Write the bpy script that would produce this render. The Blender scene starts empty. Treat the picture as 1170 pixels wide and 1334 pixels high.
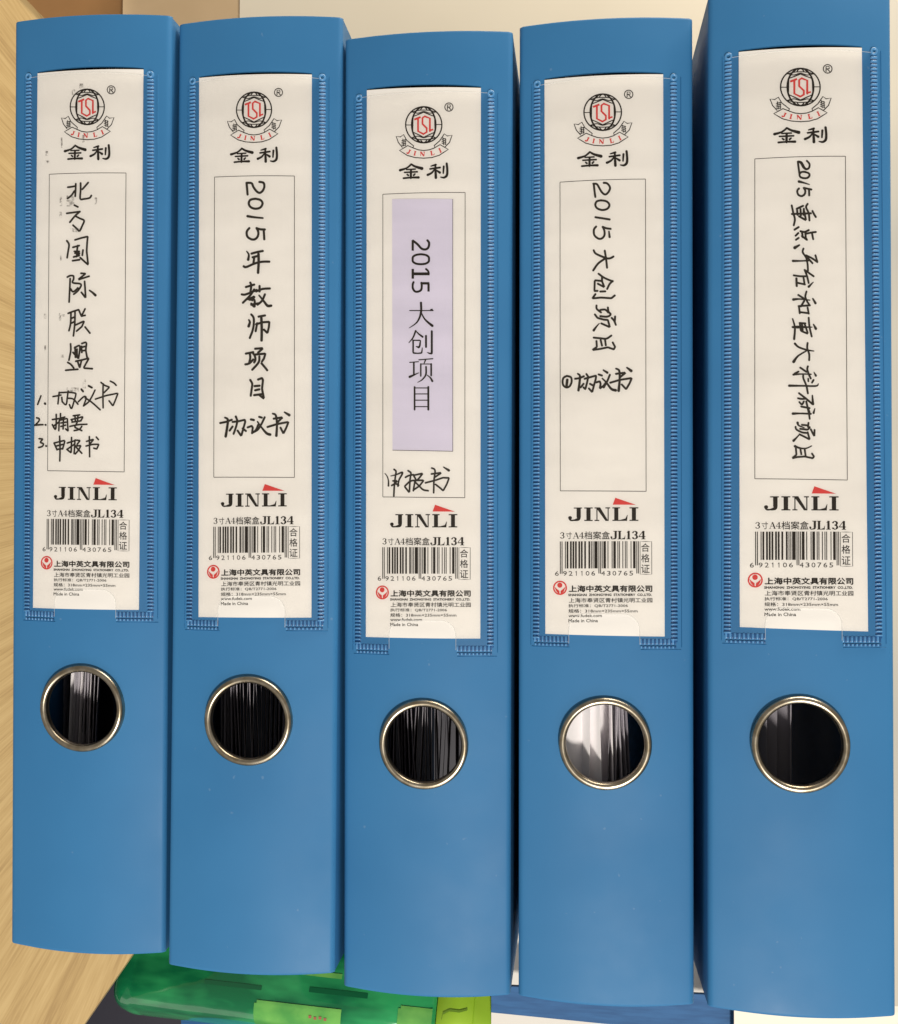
import bpy, math, random
from mathutils import Matrix, Vector
random.seed(7)
S = bpy.context.scene
COL = S.collection
MM = 0.001
# ---------------------------------------------------------------- camera
F = 1434.97                                   # focal length in pixels of the 1170 x 1334 photograph
R3 = Matrix([[0.993638, -0.003445, 0.112572], [0.004465, 0.999951, -0.008814], [-0.112537, 0.00926, 0.993604]])
CP = Vector((48.5107, -2.4639, 359.762))                             # mm, origin = middle of the third spine
BASE = 235.0                                  # height of the spines above the table, mm
cam = bpy.data.cameras.new('camera'); camo = bpy.data.objects.new('camera', cam); COL.objects.link(camo)
cam.sensor_fit = 'VERTICAL'; cam.sensor_height = 36.0; cam.lens = F / 1334 * 36.0
cam.clip_start = 0.01; cam.clip_end = 50
M = R3.to_4x4(); M.translation = (CP + Vector((0, 0, BASE))) * MM
camo.matrix_world = M
S.camera = camo
# ---------------------------------------------------------------- room light
w = bpy.data.worlds.new('World'); S.world = w; w.use_nodes = True
bg = w.node_tree.nodes['Background']; bg.inputs[0].default_value = (1.0, 0.94, 0.86, 1); bg.inputs[1].default_value = 0.32
def lamp(name, loc, target, size, power, colour, shape='DISK'):
    l = bpy.data.lights.new(name, 'AREA'); l.shape = shape; l.size = size; l.energy = power; l.color = colour
    o = bpy.data.objects.new(name, l); COL.objects.link(o); o.location = loc
    o.rotation_euler = (Vector(target) - Vector(loc)).to_track_quat('-Z', 'Y').to_euler()
    return o
lamp('ceiling_lamp', (0.24, -0.86, 1.62), (0.0, 0.0, 0.235), 0.15, 25.0, (1.0, 0.94, 0.84))
lamp('window_light', (0.30, -1.7, 1.1), (0.0, 0.0, 0.2), 0.9, 6.5, (0.95, 0.97, 1.0))
fl_ = lamp('background_fill', (0.34, 0.80, 0.275), (0.12, 0.28, 0.0), 0.55, 8.5, (1.0, 0.90, 0.74), 'RECTANGLE'); fl_.data.size_y = 0.14  # unseen fill light, added to brighten the background beyond the binders
S.view_settings.view_transform = 'Standard'; S.view_settings.look = 'None'
S.view_settings.exposure = 0.0; S.view_settings.gamma = 1.0

# ---------------------------------------------------------------- binder poses: x, y, z, turn, tilt, pitch, width, height (mm, rad)
POSE = [
    (-116.29513, 8.88411, -1.08655, -0.01074, -0.00727, 0.02694, 55.79241, 318.21068),
    (-57.57334, 7.42255, 0.5555, -0.00189, 0.00353, -0.00814, 56.75013, 317.79206),
    (0.0, 0.0, -3.61914, 0.00075, -0.00284, 0.01462, 56.1799, 317.91034),
    (58.7213, 2.41339, -1.81165, 0.0031, -0.00094, -0.00854, 56.13558, 318.00835),
    (118.61862, 6.63179, 5.96185, -0.00133, 0.00799, -0.02466, 56.2338, 318.27485),
]
BULGE = 3.2
def rot(t, p, g):
    cy, sy, cp, sp, cr, sr = math.cos(t), math.sin(t), math.cos(p), math.sin(p), math.cos(g), math.sin(g)
    return Matrix(((cr, -sr, 0), (sr, cr, 0), (0, 0, 1))) @ Matrix(((cy, 0, sy), (0, 1, 0), (-sy, 0, cy))) @ Matrix(((1, 0, 0), (0, cp, -sp), (0, sp, cp)))
class Frame:
    def __init__(s, i):
        x, y, z, g, t, p, s.w, s.h = POSE[i]
        s.Q = rot(t, p, g); s.o = Vector((x, y, z)); s.depth = BASE + z - 8.0
        s.i = i
    def prof(s, x):
        return BULGE * (1 - (2 * x / s.w) ** 2)
    def loc(s, px, py, off=0.0):
        d = s.Q.transposed() @ (R3 @ Vector(((px - 585) / F, -(py - 667) / F, -1)))
        o = s.Q.transposed() @ (CP - s.o)
        z = BULGE
        for _ in range(8):
            k = (z + off - o.z) / d.z; l = o + d * k; z = s.prof(l.x)
        return l.x, l.y
    def matrix(s):
        m = s.Q.to_4x4(); m.translation = (s.o + s.Q @ Vector((0, 0, -s.depth)) + Vector((0, 0, BASE))) * MM
        return m
def at(px, py, Z):                            # point of the scene (metres) at height Z (mm above the table) seen at a pixel
    d = R3 @ Vector(((px - 585) / F, -(py - 667) / F, -1)); k = (Z - BASE - CP.z) / d.z
    p = CP + d * k
    return Vector((p.x, p.y, Z)) * MM

# ---------------------------------------------------------------- materials
def mat(name, col=(0.5, 0.5, 0.5), rough=0.5, metal=0.0, spec=0.5, **kw):
    m = bpy.data.materials.new(name); m.use_nodes = True
    b = m.node_tree.nodes['Principled BSDF']
    b.inputs['Base Color'].default_value = (*col, 1); b.inputs['Roughness'].default_value = rough
    b.inputs['Metallic'].default_value = metal; b.inputs['Specular IOR Level'].default_value = spec
    for k, v in kw.items(): b.inputs[k.replace('_', ' ')].default_value = v
    return m
def N(m, t, **kw):
    n = m.node_tree.nodes.new(t)
    for k, v in kw.items():
        if k.startswith('i_'): n.inputs[k[2:].replace('_', ' ')].default_value = v
        else: setattr(n, k, v)
    return n
def L(m, a, b): m.node_tree.links.new(a, b)
def bump(m, scale, strength, dist, detail=4, vscale=None, normal=None):
    tc = N(m, 'ShaderNodeTexCoord'); no = N(m, 'ShaderNodeTexNoise'); no.inputs['Scale'].default_value = scale; no.inputs['Detail'].default_value = detail
    src = tc.outputs['Object']
    if vscale:
        mp = N(m, 'ShaderNodeMapping'); mp.inputs['Scale'].default_value = vscale; L(m, src, mp.inputs[0]); src = mp.outputs[0]
    L(m, src, no.inputs['Vector'])
    b = N(m, 'ShaderNodeBump'); b.inputs['Strength'].default_value = strength; b.inputs['Distance'].default_value = dist
    L(m, no.outputs[0], b.inputs['Height'])
    if normal: L(m, normal, b.inputs['Normal'])
    L(m, b.outputs[0], m.node_tree.nodes['Principled BSDF'].inputs['Normal'])
    return b.outputs[0]
def varcol(m, scale, c1, c2, detail=4, vscale=None, lo=0.35, hi=0.65):
    tc = N(m, 'ShaderNodeTexCoord'); no = N(m, 'ShaderNodeTexNoise'); no.inputs['Scale'].default_value = scale; no.inputs['Detail'].default_value = detail
    src = tc.outputs['Object']
    if vscale:
        mp = N(m, 'ShaderNodeMapping'); mp.inputs['Scale'].default_value = vscale; L(m, src, mp.inputs[0]); src = mp.outputs[0]
    L(m, src, no.inputs['Vector'])
    r = N(m, 'ShaderNodeValToRGB'); r.color_ramp.elements[0].position = lo; r.color_ramp.elements[1].position = hi
    r.color_ramp.elements[0].color = (*c1, 1); r.color_ramp.elements[1].color = (*c2, 1)
    L(m, no.outputs[0], r.inputs[0]); L(m, r.outputs[0], m.node_tree.nodes['Principled BSDF'].inputs['Base Color'])
    return r
BLUE = mat('blue_polypropylene', (0.035, 0.165, 0.38), 0.5, spec=0.22)
def blue_nodes(m):
    b = m.node_tree.nodes['Principled BSDF']; tc = N(m, 'ShaderNodeTexCoord'); oi = N(m, 'ShaderNodeObjectInfo')
    ad = N(m, 'ShaderNodeVectorMath', operation='ADD'); L(m, tc.outputs['Object'], ad.inputs[0]); L(m, oi.outputs['Location'], ad.inputs[1])
    big = N(m, 'ShaderNodeTexNoise'); big.inputs['Scale'].default_value = 16; big.inputs['Detail'].default_value = 4; L(m, ad.outputs[0], big.inputs['Vector'])
    r = N(m, 'ShaderNodeValToRGB'); e = r.color_ramp.elements; e[0].position = 0.3; e[1].position = 0.7; e[0].color = (0.030, 0.150, 0.335, 1); e[1].color = (0.036, 0.171, 0.372, 1); L(m, big.outputs[0], r.inputs[0])
    sp = N(m, 'ShaderNodeTexNoise'); sp.inputs['Scale'].default_value = 420; sp.inputs['Detail'].default_value = 1; L(m, ad.outputs[0], sp.inputs['Vector'])
    mr = N(m, 'ShaderNodeMapRange'); mr.inputs[1].default_value = 0.775; mr.inputs[2].default_value = 0.82; mr.inputs[3].default_value = 0; mr.inputs[4].default_value = 0.35; L(m, sp.outputs[0], mr.inputs[0])
    mx = N(m, 'ShaderNodeMix', data_type='RGBA'); L(m, mr.outputs[0], mx.inputs[0]); L(m, r.outputs[0], mx.inputs[6]); mx.inputs[7].default_value = (0.16, 0.27, 0.42, 1); L(m, mx.outputs[2], b.inputs['Base Color'])
    rg = N(m, 'ShaderNodeTexNoise'); rg.inputs['Scale'].default_value = 35; rg.inputs['Detail'].default_value = 5; L(m, ad.outputs[0], rg.inputs['Vector'])
    rr = N(m, 'ShaderNodeMapRange'); rr.inputs[1].default_value = 0.3; rr.inputs[2].default_value = 0.7; rr.inputs[3].default_value = 0.46; rr.inputs[4].default_value = 0.60; L(m, rg.outputs[0], rr.inputs[0]); L(m, rr.outputs[0], b.inputs['Roughness'])
blue_nodes(BLUE)
n1 = bump(BLUE, 22, 0.25, 0.0012, 2)
bump(BLUE, 1700, 0.16, 0.00008, 3, normal=n1)
INNER = mat('light_stop_dark', (0.012, 0.014, 0.03), 0.7)
WELD = mat('welded_clear_film', (0.085, 0.265, 0.52), 0.28, spec=0.7)
GAP_SHADE = mat('weld_gap_shade', (0.014, 0.080, 0.22), 0.35, spec=0.4)  # darker blue on the weld gap floors, painting in their shade
PAPER = mat('label_card', (0.76, 0.71, 0.62), 0.62, spec=0.3)
varcol(PAPER, 28, (0.75, 0.72, 0.685), (0.80, 0.77, 0.735), 5, (0.7, 1.6, 1))
n1 = bump(PAPER, 13, 0.6, 0.0020, 2, (1.3, 3.6, 1))
bump(PAPER, 1500, 0.10, 0.00003, 2, normal=n1)
LILAC = mat('lilac_paper', (0.60, 0.555, 0.66), 0.7, spec=0.2)
varcol(LILAC, 40, (0.61, 0.575, 0.69), (0.66, 0.62, 0.74), 4, (0.4, 2.5, 1))
bump(LILAC, 16, 0.3, 0.001, 2, (1, 5, 1))
INK = mat('print_ink', (0.016, 0.011, 0.007), 0.6, spec=0.2)
INKSOFT = mat('small_print_ink', (0.022, 0.017, 0.013), 0.6, spec=0.2)
PEN = mat('pen_ink', (0.022, 0.016, 0.010), 0.5, spec=0.3)
RED = mat('red_ink', (0.60, 0.055, 0.05), 0.6, spec=0.2)
ROSE = mat('rose_ink', (0.62, 0.22, 0.22), 0.6, spec=0.2)
METAL = mat('nickel_brass_ring', (0.42, 0.36, 0.26), 0.30, metal=1.0)
varcol(METAL, 260, (0.29, 0.24, 0.165), (0.45, 0.40, 0.32), 6)
bump(METAL, 300, 0.06, 0.0002, 3)
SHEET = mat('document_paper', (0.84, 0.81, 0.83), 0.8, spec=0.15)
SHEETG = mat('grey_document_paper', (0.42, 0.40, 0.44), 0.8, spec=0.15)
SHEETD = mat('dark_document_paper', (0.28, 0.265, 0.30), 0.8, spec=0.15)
def film_mat():
    m = bpy.data.materials.new('clear_film'); m.use_nodes = True; nt = m.node_tree; nt.nodes.clear()
    out = nt.nodes.new('ShaderNodeOutputMaterial'); mx = nt.nodes.new('ShaderNodeMixShader')
    tr = nt.nodes.new('ShaderNodeBsdfTransparent'); tr.inputs[0].default_value = (0.985, 0.985, 0.985, 1)
    gl = nt.nodes.new('ShaderNodeBsdfGlossy'); gl.inputs['Roughness'].default_value = 0.22
    fr = nt.nodes.new('ShaderNodeFresnel'); fr.inputs[0].default_value = 1.34
    no = nt.nodes.new('ShaderNodeTexNoise'); no.inputs['Scale'].default_value = 30
    tc = nt.nodes.new('ShaderNodeTexCoord'); mp = nt.nodes.new('ShaderNodeMapping'); mp.inputs['Scale'].default_value = (1, 3.5, 1)
    b = nt.nodes.new('ShaderNodeBump'); b.inputs['Strength'].default_value = 0.5; b.inputs['Distance'].default_value = 0.001
    for a, c in ((tc.outputs['Object'], mp.inputs[0]), (mp.outputs[0], no.inputs['Vector']), (no.outputs[0], b.inputs['Height']), (b.outputs[0], gl.inputs['Normal']),
                 (fr.outputs[0], mx.inputs[0]), (tr.outputs[0], mx.inputs[1]), (gl.outputs[0], mx.inputs[2]), (mx.outputs[0], out.inputs[0])):
        nt.links.new(a, c)
    return m
FILM = film_mat()
EDGE = mat('film_edge', (0.80, 0.80, 0.78), 0.25, spec=0.5, Alpha=0.35)
EDGEB = mat('film_edge_on_blue', (0.12, 0.30, 0.56), 0.2, spec=0.6)
def smudge_mat():
    m = mat('smudged_ink', (0.10, 0.085, 0.07), 0.7); b = m.node_tree.nodes['Principled BSDF']
    tc = N(m, 'ShaderNodeTexCoord'); no = N(m, 'ShaderNodeTexNoise'); no.inputs['Scale'].default_value = 900; no.inputs['Detail'].default_value = 3
    mr = N(m, 'ShaderNodeMapRange'); mr.inputs[1].default_value = 0.42; mr.inputs[2].default_value = 0.75; mr.inputs[3].default_value = 0.0; mr.inputs[4].default_value = 0.8
    L(m, tc.outputs['Object'], no.inputs['Vector']); L(m, no.outputs[0], mr.inputs[0]); L(m, mr.outputs[0], b.inputs['Alpha'])
    return m
SMUDGE = smudge_mat()

# ---------------------------------------------------------------- objects
def tag(o, label=None, cat=None, group=None, kind=None):
    for k, v in (('label', label), ('category', cat), ('group', group), ('kind', kind)):
        if v: o[k] = v
    return o
def mesh_obj(name, verts, faces, m, parent=None, smooth=False):
    me = bpy.data.meshes.new(name); me.from_pydata([tuple(v) for v in verts], [], faces); me.materials.append(m)
    if smooth: me.polygons.foreach_set('use_smooth', [True] * len(me.polygons))
    me.update(); o = bpy.data.objects.new(name, me); COL.objects.link(o)
    if parent: o.parent = parent
    return o
def empty(name, m):
    o = bpy.data.objects.new(name, None); COL.objects.link(o); o.matrix_world = m; o.empty_display_size = 0.02
    return o
class Part:                                    # verts in spine millimetres (z measured from the spine edge plane)
    def __init__(s, fr): s.fr = fr; s.v = []; s.f = []; s.dark = []
    def add(s, vs, fs):
        k = len(s.v); s.v += vs; s.f += [tuple(i + k for i in f) for f in fs]
    def build(s, name, m, parent, smooth=False, off=None):
        d = s.fr.depth
        o = mesh_obj(name, [(x * MM, y * MM, (z + d) * MM) for x, y, z in s.v], s.f, m, parent, smooth)
        if any(s.dark):
            o.data.materials.append(GAP_SHADE); o.data.polygons.foreach_set('material_index', [int(q) for q in s.dark])
        return o

def catmull(pts, ws, n=5):
    if len(pts) < 3: return pts, ws
    P = [pts[0]] + pts + [pts[-1]]; Wd = [ws[0]] + ws + [ws[-1]]
    op, ow = [], []
    for i in range(1, len(P) - 2):
        for k in range(n):
            t = k / n; a, b, c, d = P[i - 1], P[i], P[i + 1], P[i + 2]
            q = [0.5 * (2 * b[j] + (c[j] - a[j]) * t + (2 * a[j] - 5 * b[j] + 4 * c[j] - d[j]) * t * t + (3 * b[j] - a[j] - 3 * c[j] + d[j]) * t ** 3) for j in (0, 1)]
            op.append(tuple(q)); ow.append(Wd[i] * (1 - t) + Wd[i + 1] * t)
    op.append(pts[-1]); ow.append(ws[-1])
    return op, ow
def ribbon(pts, ws, closed=False, cap=True):   # 2-D outline of a stroke -> verts, faces
    n = len(pts); V = []; Fc = []
    for i in range(n):
        a = pts[(i - 1) % n] if (closed or i) else pts[0]; b = pts[(i + 1) % n] if (closed or i < n - 1) else pts[-1]
        dx, dy = b[0] - a[0], b[1] - a[1]; l = math.hypot(dx, dy) or 1
        nx, ny = -dy / l, dx / l; h = ws[i] / 2
        V += [(pts[i][0] + nx * h, pts[i][1] + ny * h), (pts[i][0] - nx * h, pts[i][1] - ny * h)]
    for i in range(n if closed else n - 1):
        j = (i + 1) % n; Fc.append((2 * i, 2 * i + 1, 2 * j + 1, 2 * j))
    if cap and not closed and n > 1:
        for e, nb, q in ((0, 1, 0), (n - 1, n - 2, 1)):
            p = pts[e]; a0 = math.atan2(p[1] - pts[nb][1], p[0] - pts[nb][0]); h = ws[e] / 2; k = len(V)
            V += [(p[0] + h * math.cos(a0 + t), p[1] + h * math.sin(a0 + t)) for t in (-1.0472, -0.5236, 0, 0.5236, 1.0472)]
            A, B = (2 * e, 2 * e + 1)
            Fc.append((B, k, k + 1, k + 2, k + 3, k + 4, A) if q else (A, k, k + 1, k + 2, k + 3, k + 4, B))
    return V, Fc
class Ink:                                     # flat print on a label; 2-D shapes mapped by fn to spine mm
    def __init__(s, fr, off, fn): s.p = Part(fr); s.fr = fr; s.off = off; s.fn = fn; s.k = 0; s.grow = 1.0
    def shape(s, V, Fc):
        s.k += 1; o = s.off + (s.k % 24) * 0.0022; vs = []
        for q in V:
            x, y = s.fn(*q); vs.append((x, y, s.fr.prof(x) + o))
        s.p.add(vs, Fc)
    def stroke(s, pts, w, smooth=True, closed=False, cap=True, grow=1.0):
        ws = [q * grow * s.grow for q in (list(w) if isinstance(w, (list, tuple)) else [w] * len(pts))]
        if smooth and not closed: pts, ws = catmull(list(pts), ws)
        P2, W2 = [], []; n = len(pts)
        for i in range(n if closed else n - 1):
            a, b = pts[i], pts[(i + 1) % n]; u, v = s.fn(*a), s.fn(*b); m = max(1, math.ceil(abs(u[0] - v[0]) / 2.0))
            for q in range(m): t = q / m; P2.append((a[0] + (b[0] - a[0]) * t, a[1] + (b[1] - a[1]) * t)); W2.append(ws[i] + (ws[(i + 1) % n] - ws[i]) * t)
        if not closed: P2.append(pts[-1]); W2.append(ws[-1])
        s.shape(*ribbon(P2, W2, closed, cap))
    def poly(s, pts): s.shape(pts, [tuple(range(len(pts)))])
    def box(s, x0, y0, x1, y1, n=1):
        V = []; Fc = []
        for i in range(n + 1):
            x = x0 + (x1 - x0) * i / n; V += [(x, y0), (x, y1)]
        for i in range(n): Fc.append((2 * i, 2 * i + 1, 2 * i + 3, 2 * i + 2))
        s.shape(V, Fc)
    def text(s, body, x0, y0, x1, y1, bold=0.0):
        V, Fc = glyphs(body, min(bold, 0)); V0 = V
        if bold > 0:
            V = []; F0 = Fc; Fc = []
            for dx, dy in ((-bold, 0), (bold, 0), (0, -bold), (0, bold)):
                V += [(q[0] + dx, q[1] + dy) for q in V0]; Fc += [tuple(a + len(V) - len(V0) for a in f) for f in F0]
        xa = min(v[0] for v in V); xb = max(v[0] for v in V); ya = min(v[1] for v in V); yb = max(v[1] for v in V)
        s.shape([(x0 + (v[0] - xa) / (xb - xa) * (x1 - x0), y1 - (v[1] - ya) / (yb - ya) * (y1 - y0)) for v in V], Fc)
    def ellipse(s, cx, cy, rx, ry, w, a0=0, a1=360, n=40, rotd=0):
        c, sn = math.cos(math.radians(rotd)), math.sin(math.radians(rotd)); full = a1 - a0 >= 360
        P = []
        for i in range(n + (0 if full else 1)):
            a = math.radians(a0 + (a1 - a0) * i / n); x, y = rx * math.cos(a), ry * math.sin(a); P.append((cx + c * x - sn * y, cy + sn * x + c * y))
        s.stroke(P, w, smooth=False, closed=full, cap=False)
    def build(s, name, m, parent): return s.p.build(name, m, parent)
_g = {}
def glyphs(body, bold):
    if (body, bold) not in _g:
        c = bpy.data.curves.new('t', 'FONT'); c.body = body; c.size = 1; c.resolution_u = 2; c.offset = bold
        o = bpy.data.objects.new('t', c); COL.objects.link(o); bpy.context.view_layer.update()
        me = bpy.data.meshes.new_from_object(o)
        _g[(body, bold)] = ([(v.co.x, v.co.y) for v in me.vertices], [tuple(p.vertices) for p in me.polygons])
        bpy.data.objects.remove(o); bpy.data.curves.remove(c); bpy.data.meshes.remove(me)
    return _g[(body, bold)]

# ---------------------------------------------------------------- what is traced on each label (photo px)
FRAME = [[(64.3, 227), (164.2, 225.4), (62, 613.2), (161.8, 614.8)], [(279.5, 230.7), (383.6, 229.3), (278.5, 621.7), (383.6, 622)],
         [(498.8, 253.1), (606, 250.8), (498.8, 647.4), (605.6, 648.4)], [(729.6, 237.3), (841, 233.3), (730, 639.5), (841.8, 640.1)],
         [(983.4, 207), (1101.5, 203.6), (983.4, 623.7), (1103.9, 625.4)]]
CARD = [[(49, 95.5), (186.8, 90.4), (43, 791.8), (181, 794.5)], [(259.5, 101.5), (406.2, 97.1), (258.7, 803.8), (405.8, 804.5)],
        [(478, 117.5), (626.5, 114.5), (476.7, 829.7), (625.8, 831.8)], [(709.4, 104.3), (864, 96.8), (710.5, 825.7), (866, 829.2)],
        [(962.5, 67.7), (1122.8, 62.2), (963.8, 816.8), (1131, 822.6)]]
WELDS = [  # left strip top/bottom, right strip top/bottom, left foot x0 x1 y, right foot x0 x1 y, notch x0 x1 ytop
    ((37.4, 100), (35, 800), (196, 97), (196, 801), (35, 71, 799), (153, 200, 801), (71, 151, 768)),
    ((251, 106), (246.4, 813), (420, 101), (418, 813), (246, 285, 811), (374, 421, 812), (284, 371.5, 777)),
    ((467.9, 128), (466.2, 842), (639.7, 122), (639, 845), (466, 506, 842), (597, 641, 845), (507, 594, 808.4)),
    ((699.8, 110), (698.6, 835), (877.7, 101), (878.7, 838), (698, 741, 832), (836, 881, 836), (741, 833.6, 800.5)),
    ((948.8, 74), (947.8, 829), (1138.5, 67), (1145.4, 833), (947, 997, 828), (1100, 1148, 833), (997, 1097, 793))]
RING = [(106.3, 923), (323, 939), (551.7, 970), (788.4, 969), (1043, 970)]
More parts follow.
